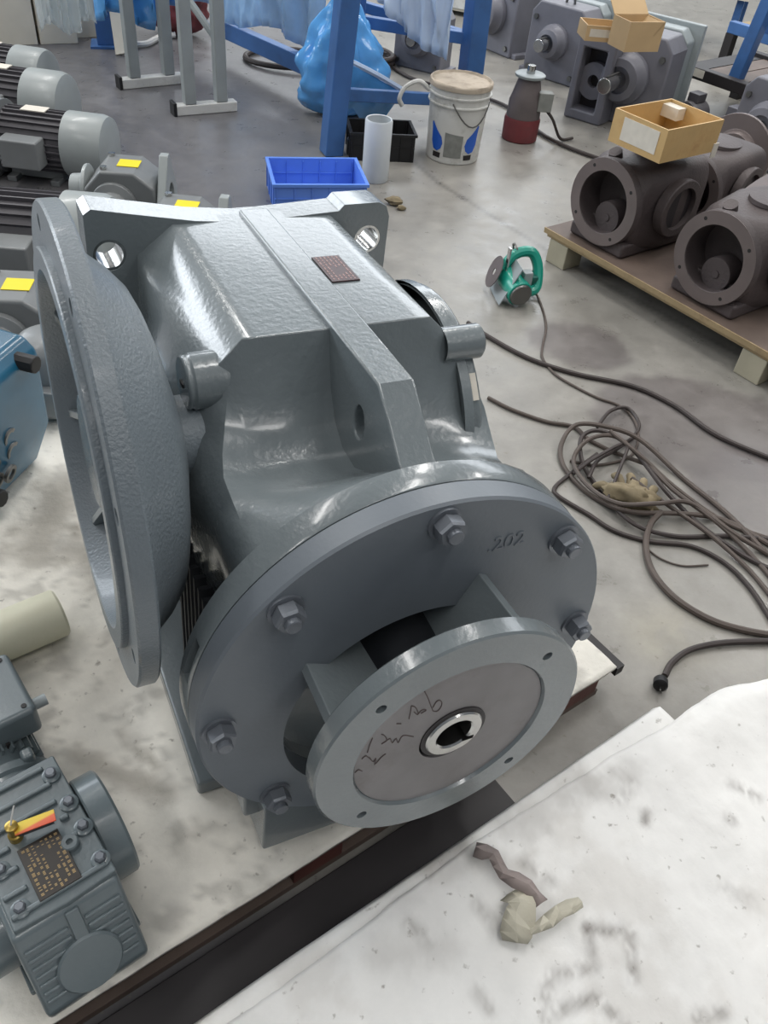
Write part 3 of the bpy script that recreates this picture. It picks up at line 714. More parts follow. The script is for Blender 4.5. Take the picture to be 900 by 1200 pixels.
# maroon sack behind the trestle
def blob(name, mt, loc, sx, sy, sz, seed, label, cat, rough=.25, rz=0, taper=0.0, n=28, group=None, free=1.0):
    b = MB(); P = []
    for i in range(n + 1):
        th = pi * i / n; row = []
        for j in range(n * 2 + 1):
            ph = 2 * pi * (j % (2 * n)) / (2 * n)
            d = Vector((sin(th) * cos(ph), sin(th) * sin(ph), cos(th)))
            k = 1 + rough * noise.fractal(d * 1.7 + Vector((seed, 0, 0)), .9, 2, 3)
            zz = (d.z * .5 + .5); tp = 1 - taper * zz
            row.append((d.x * sx * k * tp, d.y * sy * k * tp, max(0, zz * sz * (.85 + .15 * k) * 1.02 - .01 * sz)))
        P.append(row)
    b.grid(P); bmesh.ops.remove_doubles(b.bm, verts=b.bm.verts, dist=.0005)
    o = b.build(name, mt, ang=60); o.location = loc; o.rotation_euler = (0, 0, rz); tag(o, label, cat, group); return o
a = at(183, 50); blob('sack', 'maroon', (a.x + .08, a.y + .25, 0), .20, .14, .34, 3, 'dull maroon sack on the floor behind the trestle', 'sack')
# white hose on floor behind the trestle
pts = [at(x, y, .02) for x, y in ((160, 52), (172, 51), (182, 46), (192, 42), (205, 41))]
tag(MB().tube(catmull(pts, 5), .018, 8).build('hose', 'white'), 'short white hose lying by the maroon sack', 'hose')
# draped film far left
def drape(name, mt, P0, P1, top, bottom, label, amp=.06, seed=0, nx=50, nz=24, group=None, skew=0):
    b = MB(); P0 = Vector((*P0, 0)); P1 = Vector((*P1, 0)); d = P1 - P0; nn = Vector((-d.y, d.x, 0)).normalized(); G_ = []
    for i in range(nz + 1):
        row = []
        for j in range(nx + 1):
            u_ = j / nx; z = top + (bottom(u_) - top) * i / nz
            k = amp * (noise.fractal(Vector((u_ * 5 + seed, z * 1.6, seed)), .6, 2, 5)) * (.3 + i / nz)
            q = P0 + d * u_ + nn * (k + .35 * amp * sin(u_ * 38 + z * 3 + seed)) + Vector((0, 0, z)); row.append(q)
        G_.append(row)
    b.grid(G_); o = b.build(name, mt, solid=.001, ang=60); tag(o, label, 'plastic film', group); return o
a, c = at(48, 22, .4), at(112, 20, .4)
drape('plastic_film', 'film_clear', (a.x, a.y - .04), (c.x, c.y - .0), 1.2, lambda u: .36 + .03 * sin(u * 9), 'clear crinkled film hanging over the white carton', .05, 3)
a, c = at(100, 33, .3), at(205, 25, .3)
drape('plastic_film', 'blue_bag', (a.x, a.y + .2), (c.x, c.y + .25), 1.3, lambda u: .28 + .05 * sin(u * 9), 'deep blue plastic sheet hanging behind the blue post and the trestle', .07, 8)

# ---- blue steel rack with film, centre top
rk = thing('blue_rack', 'blue steel rack with two thick posts behind the blue crate', 'rack')
pa = at(388, 180); pb = Vector((.20, 4.88, 0))
def post(p, lean, wd, hgt):
    b = MB(); d_ = Vector(lean).normalized(); Mx = Matrix.Translation(p) @ Vector((0, 0, 1)).rotation_difference(d_).to_matrix().to_4x4() @ Matrix.Rotation(.5, 4, 'Z')
    b.box(-wd, wd, -wd, wd, 0, hgt, Mx); return b.build('post', 'blue_steel', rk, bev=.008)
post(pa, (.065, .0, 1), .047, 1.5); post(pb, (-.03, 0, 1), .052, 1.5)
def bar(p, q, w_=.022, h_=.03, mt='blue_steel', name='rail', par=None):
    p, q = Vector(p), Vector(q); d_ = (q - p); L = d_.length; x = d_ / L; y = Vector((0, 0, 1)).cross(x).normalized(); z = x.cross(y); Mx = Matrix.Identity(4)
    for i in range(3): Mx[i][0] = x[i]; Mx[i][1] = y[i]; Mx[i][2] = z[i]; Mx[i][3] = p[i]
    return MB().box(0, L, -w_, w_, -h_, h_, Mx).build(name, mt, par or rk, bev=.004)
bar(pa + Vector((.03, .02, .27)), Vector((.17, 4.86, .11)), .02, .028)
pc = at(262, 33, .16); pd = at(375, 84, .16)
bar(pc, pd, .03, .045)
bar(Vector((pa.x, pa.y + 1.1, .42)), Vector((.17, 4.92, .40)), .022, .026)
bar(Vector((pa.x, pa.y + 1.1, .42)), pa + Vector((.03, 0, .42)), .02, .02) if 0 else None
pe = at(420, 24, .42); bar(pe, Vector((.19, 4.9, .40)), .024, .028)
post(Vector((pe.x - .03, pe.y + .03, 0)), (0, 0, 1), .05, 1.5)
a, c = at(215, 10, .22), at(372, 68, .22)
drape('plastic_film', 'film', (a.x, a.y + .06), (c.x + .02, c.y + .05), 1.35, lambda u: .24 + .03 * sin(u * 12), 'pale blue wrinkled film curtain hanging over the blue bottom rail', .05, 12, nx=70)
a, c = at(425, 12, .5), at(528, 42, .5)
drape('plastic_film', 'film_white', (a.x, a.y + .05), (c.x, c.y + .05), 1.5, lambda u: .56 - .20 * u + .03 * sin(u * 7), 'whitish film hung between the blue posts above the dark gear parts', .04, 15)
# blue bag in front
a = at(405, 150)
o = blob('plastic_bag', 'blue_bag', (a.x - .06, a.y + .22, 0), .32, .20, .58, 21, 'glossy blue plastic bag slumped behind the near blue post', 'bag', .30, .3, .72, 44)
o2 = MB(); P1_, P2_ = at(410, 77, .33), at(472, 108, .20)
strip_pts = [P1_, P1_.lerp(P2_, .3) + Vector((0, 0, .012)), P1_.lerp(P2_, .6), P2_]
pr = None
for i, p in enumerate(catmull(strip_pts, 5)):
    cur = (o2.v(p + Vector((-.05, .04, .03))), o2.v(p + Vector((.0, 0, 0))), o2.v(p + Vector((-.10, -.02, -.17 + .02 * sin(i)))))
    if pr: o2.f([pr[0], pr[1], cur[1], cur[0]]); o2.f([pr[1], pr[2], cur[2], cur[1]])
    pr = cur
o = o2.build('folded_film', 'blue_bag', solid=.003); o.parent = bpy.data.objects['plastic_bag']; o.matrix_parent_inverse = bpy.data.objects['plastic_bag'].matrix_basis.inverted()
o = MB().tube(catmull([P1_ + Vector((-.03, 0, .03)), P1_.lerp(P2_, .5) + Vector((0, 0, .02)), P2_ + Vector((0, 0, .01))], 5), .014, 6).build('white_seam', 'film_white'); o.parent = bpy.data.objects['plastic_bag']; o.matrix_parent_inverse = bpy.data.objects['plastic_bag'].matrix_basis.inverted()

# ---- crates
def crate(label, loc, dims, rz, mt, nx=5):
    t = thing('crate', label, 'crate', loc, rz); x, y, z = dims
    MB().box(0, x, 0, y, 0, .006).build('bottom', mt, t)
    for nm, bx in (('side_wall', (0, x, 0, .006)), ('side_wall', (0, x, y - .006, y)), ('end_wall', (0, .006, .006, y - .006)), ('end_wall', (x - .006, x, .006, y - .006))):
        MB().box(*bx, .006, z).build(nm, mt, t, bev=.001)
    b = MB(); b.box(-.008, x + .008, -.008, .0, z - .012, z).box(-.008, x + .008, y, y + .008, z - .012, z).box(-.008, 0, 0, y, z - .012, z).box(x, x + .008, 0, y, z - .012, z); b.build('rim', mt, t)
    b = MB()
    for k in range(nx + 1):
        q = .01 + (x - .024) * k / nx; b.box(q, q + .004, -.005, 0, .01, z - .012).box(q, q + .004, y - .011, y - .006, .01, z - .012)
    for k in range(4):
        q = .01 + (y - .024) * k / 3; b.box(-.005, 0, q, q + .004, .01, z - .012).box(.006, .011, q, q + .004, .01, z - .012)
    b.box(0, x, -.004, 0, z * .5, z * .5 + .004).box(.006, x - .006, y - .010, y - .006, z * .5, z * .5 + .004)
    b.build('wall_rib', mt, t)
    return t
crate('bright blue ribbed plastic crate on the floor behind the gear unit', (-.60, 3.40, 0), (.39, .29, .13), radians(16), 'blue_bright')
crate('black plastic crate between the white bottle and the paint pail', (-.355, 4.11, 0), (.31, .20, .13), radians(12), 'black')
# white bottle
a = at(438, 215)
t = thing('bottle', 'translucent white plastic cylinder standing by the blue crate', 'bottle', (a.x, a.y + .05, 0))
b = MB(); b.lathe([(0, 0), (.058, 0), (.062, .006), (.062, .262), (.058, .270), (.053, .268), (.056, .255), (.056, .01), (0, .01)], (0, 0, 0), (0, 0, 1), 40); b.build('body', 'milk', t)
a = at(412, 182); t = thing('jar', 'small steel jar standing between blue post and white bottle', 'jar', (a.x + .02, a.y + .02, 0))
b = MB(); b.lathe([(0, 0), (.045, 0), (.05, .01), (.05, .07), (.035, .085), (0, .088)], (0, 0, 0), (0, 0, 1), 28); b.build('body', 'steel_dull', t)

# ---- paint pail
t = thing('bucket', 'dirty white paint pail with two blue drop-shaped prints and crusted lid', 'bucket', (.135, 4.325, 0))
b = MB(); b.lathe([(0, 0), (.126, 0), (.130, .006), (.1405, .255), (.1405, .26), (.150, .262), (.150, .268), (.1425, .270), (.1435, .300), (.152, .302), (.152, .308), (.1445, .310), (.1455, .345), (0, .345)], (0, 0, 0), (0, 0, 1), 64); b.build('shell', 'white', t, ang=30)
b = MB(); b.lathe([(0, .352), (.10, .354), (.136, .350), (.142, .360), (.150, .358), (.153, .350), (.152, .335), (.147, .333), (.147, .345), (0, .345)], (0, 0, 0), (0, 0, 1), 64)
for v in b.bm.verts:
    if v.co.z > .349: v.co.z += .004 * noise.noise(v.co * 40)
b.build('lid', 'lid', t, ang=60)
def rpail(z): return .130 + (.1405 - .130) * z / .255 + .0012
def decal(name, mt, pts, phi0, par):
    b = MB(); V = []; pts = [(p[0] + (q[0] - p[0]) * k / 8, p[1] + (q[1] - p[1]) * k / 8) for p, q in zip(pts, pts[1:] + pts[:1]) for k in range(8)]
    cx = sum(p[0] for p in pts) / len(pts); cz = sum(p[1] for p in pts) / len(pts)
    P = lambda a_, z: (rpail(z) * cos(phi0 + a_), rpail(z) * sin(phi0 + a_), z)
    rings = [[b.v(P(cx + (p[0] - cx) * k, cz + (p[1] - cz) * k)) for p in pts] for k in (.02, .2, .4, .6, .8, 1)]
    for r1_, r2_ in zip(rings, rings[1:]):
        for k in range(len(pts)): b.f([r1_[k], r1_[(k + 1) % len(pts)], r2_[(k + 1) % len(pts)], r2_[k]])
    b.f(rings[0]); return b.build(name, mt, par)
def drop(w_, h_, z0, sgn): # pointed at the top outer side
    P = []
    for k in range(20):
        a_ = 2 * pi * k / 20; P.append((w_ * cos(a_) + sgn * w_ * 1.0 * max(0, sin(a_)) ** 2 * .9, z0 + h_ * (.42 * sin(a_) if sin(a_) < 0 else .8 * sin(a_) ** 1.4)))
    return P
fr_ = -pi / 2
DROP = [(-.02, .055), (-.17, .070), (-.23, .095), (-.17, .125), (.02, .150), (.24, .185), (.30, .182), (.27, .150), (.26, .095), (.16, .062)]
decal('print_panel', 'grime', [(-.36, .035), (.30, .035), (.30, .14), (-.36, .15)], fr_, t)
o = decal('drop_print', 'royal', [(-a, z) for a, z in DROP], fr_ - .66, t); o = decal('drop_print', 'royal', DROP, fr_ + .62, t)
decal('dark_print', 'dark_gap', [(-.16, .025), (.16, .025), (.18, .05), (-.16, .05)], fr_ - .66, t); decal('dark_print', 'dark_gap', [(-.16, .025), (.16, .025), (.16, .05), (-.18, .05)], fr_ + .58, t)
P = [(.15 * cos(x), .15 * sin(x), .285 - .10 * sin((x - fr_ + .2) / 1.5 * pi)) for x in [fr_ - .2 + 1.5 * k / 10 for k in range(11)]]
MB().tube(P, .0035, 6).build('bail_handle', 'steel_dull', t)
P = catmull([(-.145, -.02, .30), (-.20, -.03, .335), (-.26, -.05, .31), (-.285, -.06, .26), (-.27, -.05, .225)], 6)
MB().tube(P, .011, 8).build('white_hose', 'white', t)
# ---- red and brown pump
t = thing('small_pump', 'brown-grey cylindrical pump with maroon bottom beside the white pail', 'pump', (.49, 4.70, 0), .15)
b = MB(); b.lathe([(0, 0), (.088, 0), (.093, .006), (.095, .10), (.092, .115), (0, .115)], (0, 0, 0), (0, 0, 1), 40); b.build('lower_body', 'maroon', t)
b = MB(); b.lathe([(0, .115), (.088, .115), (.086, .19), (.074, .23), (.060, .285), (.055, .30), (0, .30)], (0, 0, 0), (0, 0, 1), 40); b.build('upper_body', 'brown_grey', t)
b = MB(); b.lathe([(0, .305), (.074, .305), (.078, .311), (.078, .318), (.072, .322), (0, .322)], (0, 0, 0), (0, 0, 1), 40); b.build('top_disc', 'unit_light', t)
MB().cyl((0, 0, .32), (0, 0, .36), .022, n=16).build('shaft', 'steel', t, bev=.003)
boxm(.05, .125, -.075, -.015, .16, .25).build('terminal_box', 'grime', t, bev=.004)
MB().tube(catmull([(.10, -.04, .17), (.15, -.05, .12), (.22, -.02, .02), (.30, .02, .012)], 6), .008, 6).build('lead', 'cable_dark', t)

# ---- grey parallel-shaft units, top
def big_unit(label, loc, rz, s=1.0, window=False, shaft=.13, group='grey gear units at the back', tilt=0, light_back=True, boss=.12):
    t = thing('gear_unit', label, 'gearbox', loc, rz, group); t.scale = (s, s, s)
    # faces -y towards the camera side: shaft along -y
    b = MB(); b.prism([(-.20, 0), (.20, 0), (.20, .36), (.15, .42), (-.15, .42), (-.20, .36)], 0, .20, lambda x, z, y: (x, y, z)); h = b.build('housing', 'unit', t, bev=.012)
    if light_back:
        b = MB(); b.prism([(-.19, .01), (.19, .01), (.19, .38), (.14, .43), (-.14, .43), (-.19, .38)], .205, .30, lambda x, z, y: (x, y, z)); b.build('rear_cover', 'unit_light', t, bev=.01)
        MB().box(-.22, .22, .30, .33, 0, .45).build('rear_plate', 'unit_light', t, bev=.006)
    b = MB(); b.lathe([(0, 0), (boss, 0), (boss, .03), (boss * .85, .05), (boss * .8, .09), (boss * .5, .10), (boss * .5, .08), (0, .08)], (.0, 0, .22), (0, -1, 0), 48); b.build('bearing_boss', 'unit', t, bev=.003)
    o = MB().cyl((0, -.08, .22), (0, -.08 - shaft, .22), .036, n=32).build('shaft', 'steel', t, bev=.004)
    MB().box(-.006, .006, -.08 - shaft * .9, -.10, .252, .260).build('shaft_key', 'steel_dull', o)
    for sx in (-.16, .16):
        for z in (.05, .33): MB().cyl((sx, 0, z), (sx, -.014, z), .016, n=6).build('bolt', 'steel_dull', t)
    MB().box(-.24, .24, .02, .22, 0, .03).build('foot', 'unit', t, bev=.005)
    MB().tube([(-.03 + .03 * (1 - cos(q * pi / 6)), .1, .42 + .05 * sin(q * pi / 6)) for q in range(7)], .008, 8).build('lifting_eye', 'steel_dull', t)
    return t
u1 = big_unit('large dark grey gear unit with bright shaft and a carton on top, at the back', (1.06, 5.14, 0), radians(-33), 1.12, shaft=.17)
# window frame plate at its left
b = MB(); b.box(-.235, -.03, -.12, .0, 0, .40); fw = b.build('window_frame', 'unit', u1, bev=.01)
u1.children  # parts
cut(fw, [MB().box(-.20, -.075, -.2, -.03, .05, .33)])
MB().box(-.20, -.075, -.035, -.03, .05, .33).build('window_recess', 'dark_gap', u1)
b = MB(); b.lathe([(.03, 0), (.085, 0), (.085, .04), (.03, .045)], (-.135, -.03, .18), (0, -1, 0), 24, True); b.build('inner_gear', 'unit', u1)
big_unit('grey gear unit with short bright shaft, beside the window-framed unit', (.72, 5.86, 0), radians(-38), 1.0, shaft=.10, boss=.10)
big_unit('pale grey tall gear unit right behind the far blue post', (.35, 6.42, 0), radians(-50), 1.05, shaft=.06)
u4 = big_unit('grey gear unit with bright shaft at the right edge, beyond the castings', (1.74, 4.66, 0), radians(-45), .98, shaft=.12, light_back=False)
o = boxm(-.10, .12, .02, .16, .42, .47).build('top_cover', 'brown_grey', u4, bev=.006)
big_unit('dark gear unit under the whitish film between the blue posts', (-.12, 5.75, 0), radians(-25), .82, shaft=.05, light_back=False)
for k, (x, y, lab) in enumerate(((431, 60, 'far'), (0, 0, ''))[:1]):
    a = at(x, y); 
# ring of hose on floor under the film, coils
def coil(label, c, r, n, tube_r, mt='cable_dark', name='hose_coil'):
    P = [(c.x + r * (1 + .06 * sin(3 * t_)) * cos(t_ * 2 * pi), c.y + .8 * r * (1 + .05 * cos(5 * t_)) * sin(t_ * 2 * pi), tube_r + .012 * t_ + .006 * sin(9 * t_)) for t_ in [k / 28 for k in range(int(28 * n) + 1)]]
    return tag(MB().tube(P, tube_r, 8).build(name, mt), label, 'hose')
coil('single dark hose ring on the floor under the film curtain', at(340, 74), .26, 1.1, .016)
coil('dark coiled cable heap on the floor behind the near blue post', at(425, 74), .19, 4.3, .013)
# power cable with yellow end
P = [at(x, y, .012) for x, y in ((452, 72), (468, 84), (495, 96), (560, 112), (600, 128), (640, 160), (700, 185), (760, 200))]
tag(MB().tube(catmull(P, 6), .010, 8).build('cable', 'cable_dark'), 'black cable running across the floor behind the white pail and red pump', 'cable')

# ---- open cartons on the units
def open_box(name, label, mw_, dims, mt, flaps=(), wall=.006, group=None, lab=False):
    t = thing(name, label, 'box', mw=mw_); x, y, z = dims
    MB().box(0, x, 0, y, 0, wall).build('bottom', mt, t)
    MB().box(0, x, 0, wall, wall, z).build('side_panel', mt, t); MB().box(0, x, y - wall, y, wall, z).build('side_panel', mt, t)
    MB().box(0, wall, wall, y - wall, wall, z).build('end_panel', mt, t); MB().box(x - wall, x, wall, y - wall, wall, z).build('end_panel', mt, t)
    for o_, ax, ang, w_, l_ in flaps:
        Mx = Matrix.Translation(o_) @ Matrix.Rotation(ax, 4, 'Z') @ Matrix.Rotation(ang, 4, 'X')
        MB().box(0, w_, 0, l_, -.002, .002, Mx).build('flap', mt, t)
    if group: t['group'] = group
    return t
zt = .47
a = at(738, 62, .485)
open_box('carton', 'small open brown cardboard carton on top of the large grey gear unit', Matrix.Translation((a.x - .03, a.y, .485)) @ Matrix.Rotation(radians(25), 4, 'Z'), (.20, .15, .13), 'card', [((.0, .0, .13), 0, radians(-55), .20, -.10) if 0 else ((0, .15, .13), 0, radians(40), .20, .09), ((.20, 0, .13), pi / 2, radians(-50), .15, .08)])
a = at(690, 50, .475)
t = open_box('carton', 'taped brown carton lying behind the small open carton', Matrix.Translation((a.x - .02, a.y + .03, .475)) @ Matrix.Rotation(radians(8), 4, 'Z'), (.22, .16, .07), 'card')
MB().box(.02, .20, -.001, .0, .02, .055).build('pale_tape', 'paper', t)
# ---- pallet with raw castings, right
pa0 = at(640, 266, .13); pa1 = at(900, 412, .13)
ex = (pa1 - pa0); ex.z = 0; ex.normalize(); ey = Vector((-ex.y, ex.x, 0))
cpM = Matrix.Identity(4)
for i in range(3): cpM[i][0] = ex[i]; cpM[i][1] = ey[i]; cpM[i][3] = pa0[i]
cpM[2][3] = 0
cp = thing('wooden_pallet', 'plywood-topped pallet carrying the raw iron castings at the right', 'pallet', mw=cpM)
MB().box(0, 1.45, 0, .92, .112, .130).build('plywood_top', 'ply_dark', cp, bev=.002)
MB().box(-.002, 1.452, -.006, .0, .110, .130).build('worn_edge', 'wood', cp)['label'] = 'pale worn plywood edge'
for y0 in (.0, .41, .82):
    MB().box(0.01, 1.44, y0 + .004, y0 + .098, .096, .111).build('deck_board', 'wood', cp, bev=.002)
for x0 in (.03, .96, 1.34):
    for y0 in (.004, .41, .81):
        MB().box(x0, x0 + .10, y0, y0 + .10, 0.0, .095).build('block', 'wood_grey', cp, bev=.004)
for y0 in (.2, .6):
    MB().box(.01, 1.44, y0, y0 + .07, .02, .09).build('stringer', 'dark_gap', cp)
def casting(label, x, y, s=1.0, group='raw iron gear housings on the pallet', rz=0):
    Mx = cpM @ Matrix.Translation((x, y, .131)) @ Matrix.Rotation(rz, 4, 'Z') @ Matrix.Scale(s, 4)
    t = thing('iron_casting', label, 'casting', mw=Mx, group=group)
    # opening faces -y (towards the gear unit), second flange faces +x
    n = 56; oc = Vector((.15, 0, .155)); b = MB()
    rings = []
    def rr(v, r): return [(oc.x + r * cos(2 * pi * k / n), v, oc.z + r * sin(2 * pi * k / n)) for k in range(n)]
    def sq(v, x0, x1, z0, z1, rad):
        P = []
        for k in range(n):
            a = 2 * pi * k / n; c_, s_ = cos(a), sin(a); e = .42
            P.append(((x0 + x1) / 2 + (x1 - x0) / 2 * (abs(c_) ** e) * (1 if c_ >= 0 else -1), v, (z0 + z1) / 2 + (z1 - z0) / 2 * (abs(s_) ** e) * (1 if s_ >= 0 else -1)))
        return P
    for P in (rr(.10, .0001), rr(.10, .100), rr(.002, .100), rr(0, .102), rr(0, .140), rr(.004, .142), rr(.028, .142), rr(.034, .136), sq(.07, .025, .275, .0, .29, 0), sq(.20, .015, .31, .0, .31, 0), sq(.33, .02, .30, .0, .30, 0), sq(.36, .05, .26, .03, .26, 0)):
        rings.append([b.v(p) for p in P])
    for p, q in zip(rings, rings[1:]):
        for k in range(n): b.f([p[k], p[(k + 1) % n], q[(k + 1) % n], q[k]])
    b.f(rings[-1]); b.build('housing', 'cast', t, ang=40)
    b = MB(); b.lathe([(.101, -.0), (.1405, -.0), (.1405, -.0015), (.101, -.0015)], oc, (0, 1, 0), 56, True); b.build('machined_ring', 'cast_face', t)
    for k in range(4):
        a = radians(35 + 90 * k); MB().cyl((oc.x + .122 * cos(a), -.0018, oc.z + .122 * sin(a)), (oc.x + .122 * cos(a), .004, oc.z + .122 * sin(a)), .006, n=10).build('bolt_hole', 'hole', t)
    b = MB(); b.lathe([(0, 0), (.050, 0), (.052, .005), (.052, .06), (0, .06)], (.155, .035, .10), (0, 1, 0), 32); b.lathe([(0, -.003), (.012, -.003), (.012, .001), (0, .001)], (.155, .035, .10), (0, 1, 0), 16)
    b.build('inner_boss', 'cast', t)
    b = MB(); b.box(.06, .24, .05, .09, .055, .085); b.build('inner_ledge', 'cast', t, bev=.008)
    b = MB(); b.lathe([(0, -.02), (.095, -.02), (.095, .012), (.092, .015), (.070, .015), (.070, -.004), (0, -.004)], (.310, .19, .165), (1, 0, 0), 48); b.build('side_flange', 'cast', t, ang=40)
    b = MB(); b.lathe([(0, 0), (.069, 0)], (.3075, .19, .165), (1, 0, 0), 32); b.build('opening_shade', 'cast_shade', t)  # dark disc paints the shade of the flange opening
    b = MB(); b.lathe([(0, 0), (.07, 0), (.068, .012), (.03, .016), (.0, .016)], (.16, .19, .30), (0, 0, 1), 40); b.lathe([(0, 0), (.022, 0), (.022, .03), (0, .03)], (.12, .05, .280), (0, -.5, 1), 16)
    b.build('top_boss', 'cast', t, ang=40)
    b = MB(); b.box(.028, .272, .012, .34, 0, .05); b.build('foot', 'cast', t, bev=.012)
    return t
casting('raw dark iron casting at the pallet corner, the cardboard tray resting on it', .045, .035, 1.12)
c2_ = casting('raw dark iron casting with open round mouth, nearer the right picture edge', .555, .035, 1.12)
casting('raw iron casting behind the first, hidden by the cardboard tray', .10, .47, 1.0, rz=radians(8))
# loose flanges and shafts
def disc_flange(label, Mx, r=.15, s=1):
    t = thing('loose_flange', label, 'flange', mw=Mx, group='loose iron flanges on the pallet')
    b = MB(); b.lathe([(r * .38, 0), (r, 0), (r, .016), (r * .62, .020), (r * .55, .05), (r * .38, .05)], (0, 0, 0), (0, 0, 1), 56, True); b.build('disc', 'cast_face', t, bev=.002)
    for k in range(4):
        a = radians(45 + 90 * k); MB().cyl((r * .86 * cos(a), r * .86 * sin(a), -.001), (r * .86 * cos(a), r * .86 * sin(a), .004), .007, n=10).build('bolt_hole', 'hole', t)
    return t
rx = at(862, 180, .30)
zx = (-ey * .97 + ex * .10).normalized(); yx = Vector((0, 0, 1)).cross(zx).normalized(); xx_ = yx.cross(zx); Mx = Matrix.Identity(4)
for i in range(3): Mx[i][0] = xx_[i]; Mx[i][1] = yx[i]; Mx[i][2] = zx[i]; Mx[i][3] = rx[i]
disc_flange('upright iron ring flange between cardboard tray and right gear unit', Mx, .165)
b = MB(); dn = Vector((-.40, -.55, .73)); b.lathe([(.03, -.02), (.155, -.02), (.158, -.016), (.158, -.003), (.155, 0), (.03, 0)], (.13, .25, .285), dn, 56, True); b.build('leaning_disc', 'cast_face', c2_, ang=40)
b = MB(); b.cyl(Vector((.13, .25, .285)) - dn * .22, Vector((.13, .25, .285)) + dn * .01, .06, .05, 32); b.build('disc_neck', 'cast', c2_)
t = thing('shaft', 'short bright steel shaft end between the two open castings', 'shaft', mw=cpM @ Matrix.Translation((.46, .30, .131)))
b = MB(); b.lathe([(0, 0), (.022, 0), (.024, .004), (.024, .09), (.034, .09), (.034, .16), (0, .16)], (0, 0, .036), (0, 1, .05), 28); b.build('bar', 'steel_dull', t)
# cardboard tray on the castings
zt = .131 + .345 * 1.12
c_a, c_b, c_c = at(718, 176, zt), at(772, 192, zt), at(853, 184, zt)
trx = (at(848, 176, zt) - at(772, 193, zt)); ang_ = atan2(trx.y, trx.x)
tray = open_box('cardboard_tray', 'yellowish open cardboard tray with torn white label on the iron castings', Matrix.Translation((c_b.x, c_b.y, zt)) @ Matrix.Rotation(ang_, 4, 'Z'), (.30, .24, .11), 'card_yellow')
MB().box(-.0015, 0, .03, .19, .02, .095).build('label_sheet', 'paper', tray)['label'] = 'torn white paper label'
MB().box(.25, .292, .16, .2338, .06, .10).build('inner_scrap', 'paper', tray); MB().box(.285, .312, -.004, 0, -.02, .03).build('corner_tape', 'paper', tray)

# ---- dark rack at the top right
rk2 = thing('low_rack', 'low dark blue steel rack with grimy shelf at the top right', 'rack')
def L3(x, y, z): return at(x, y, z)
A_, B_ = L3(790, 70, .28), L3(930, 118, .28)
dd = (B_ - A_); dd.z = 0; dl = dd.length; dd.normalize(); nn = Vector((-dd.y, dd.x, 0))
Rm = Matrix.Identity(4)
for i in range(3): Rm[i][0] = dd[i]; Rm[i][1] = nn[i]; Rm[i][3] = A_[i]
Rm[2][3] = 0; rk2.matrix_world = Rm
MB().box(.0, 1.9, 0, .06, .22, .28).build('front_beam', 'dark_gap', rk2, bev=.005)
MB().box(.0, 1.9, .7, .76, .22, .28).build('rear_beam', 'dark_gap', rk2, bev=.005)
for k in range(14): MB().box(.03 + .135 * k, .155 + .135 * k, .06, .7, .24, .26).build('slat', 'ply_dark' if k % 3 else 'dark_gap', rk2)
for x in (.02, .7, 1.4): 
    for y in (.0, .7): MB().box(x, x + .06, y, y + .06, 0, .22).build('leg', 'dark_gap', rk2)
MB().box(.10, .22, -.003, 0, .235, .275).build('paper_tag', 'paper', rk2)
for k, (x, z0) in enumerate(((.28, .28), (.62, .28))):
    MB().box(x, x + .07, .1 + .1 * k, .17 + .1 * k, z0, 1.5, Matrix.Translation((0, 0, 0)) @ Matrix.Rotation(radians(6 - 3 * k), 4, 'Y')).build('upright', 'blue_steel', rk2, bev=.006)
MB().box(.3, 1.9, .25, .31, .48, .54).build('shelf_beam', 'blue_steel', rk2, bev=.004)
for k, (x, y, z, l, h_, mt) in enumerate(((.40, .35, .28, .26, .10, 'carton'), (.82, .40, .28, .4, .09, 'card'), (.75, .30, .54, .5, .06, 'carton'), (1.25, .15, .28, .3, .12, 'unit'))):
    o = MB().box(x, x + l, y, y + .22, z + .002, z + h_).build('carton', mt, bev=.006); o.matrix_world = Rm
    tag(o, ['white flat carton on the grimy rack beside the blue upright', 'flat brown carton lying on the grimy rack', 'long pale board on the blue shelf beam', 'small grey box on the rack at the right edge'][k], 'box', 'boxes on the dark rack')
rkb = thing('low_rack', 'second low dark rack with grimy slats, farther back at the top right', 'rack', mw=Rm @ Matrix.Translation((-.35, 1.05, 0)))
MB().box(.0, 2.6, 0, .06, .26, .33).build('front_beam', 'blue_steel', rkb, bev=.005); MB().box(.0, 2.6, .8, .86, .26, .33).build('rear_beam', 'dark_gap', rkb, bev=.005)
for k in range(18): MB().box(.03 + .14 * k, .155 + .14 * k, .06, .8, .30, .32).build('slat', 'ply_dark' if k % 4 else 'wood', rkb)
for x in (.0, .9, 1.8, 2.5):
    for y in (.0, .8): MB().box(x, x + .06, y, y + .06, 0, .26).build('leg', 'dark_gap', rkb)
for k, (x, y, l, w2, h_, mt) in enumerate(((.2, .2, .35, .3, .16, 'unit'), (.75, .3, .4, .3, .10, 'brown_grey'), (1.3, .15, .3, .4, .2, 'dark_gap'))):
    o = MB().box(x, x + l, y, y + w2, .322, .322 + h_).build('metal_block', mt, bev=.01); o.matrix_world = Rm @ Matrix.Translation((-.35, 1.05, 0))
    tag(o, ['grey metal block on the farther rack, left', 'brown-grey metal slab in the middle of the farther rack', 'dark metal block at the right of the farther rack'][k], 'metal block', 'blocks on the farther rack')
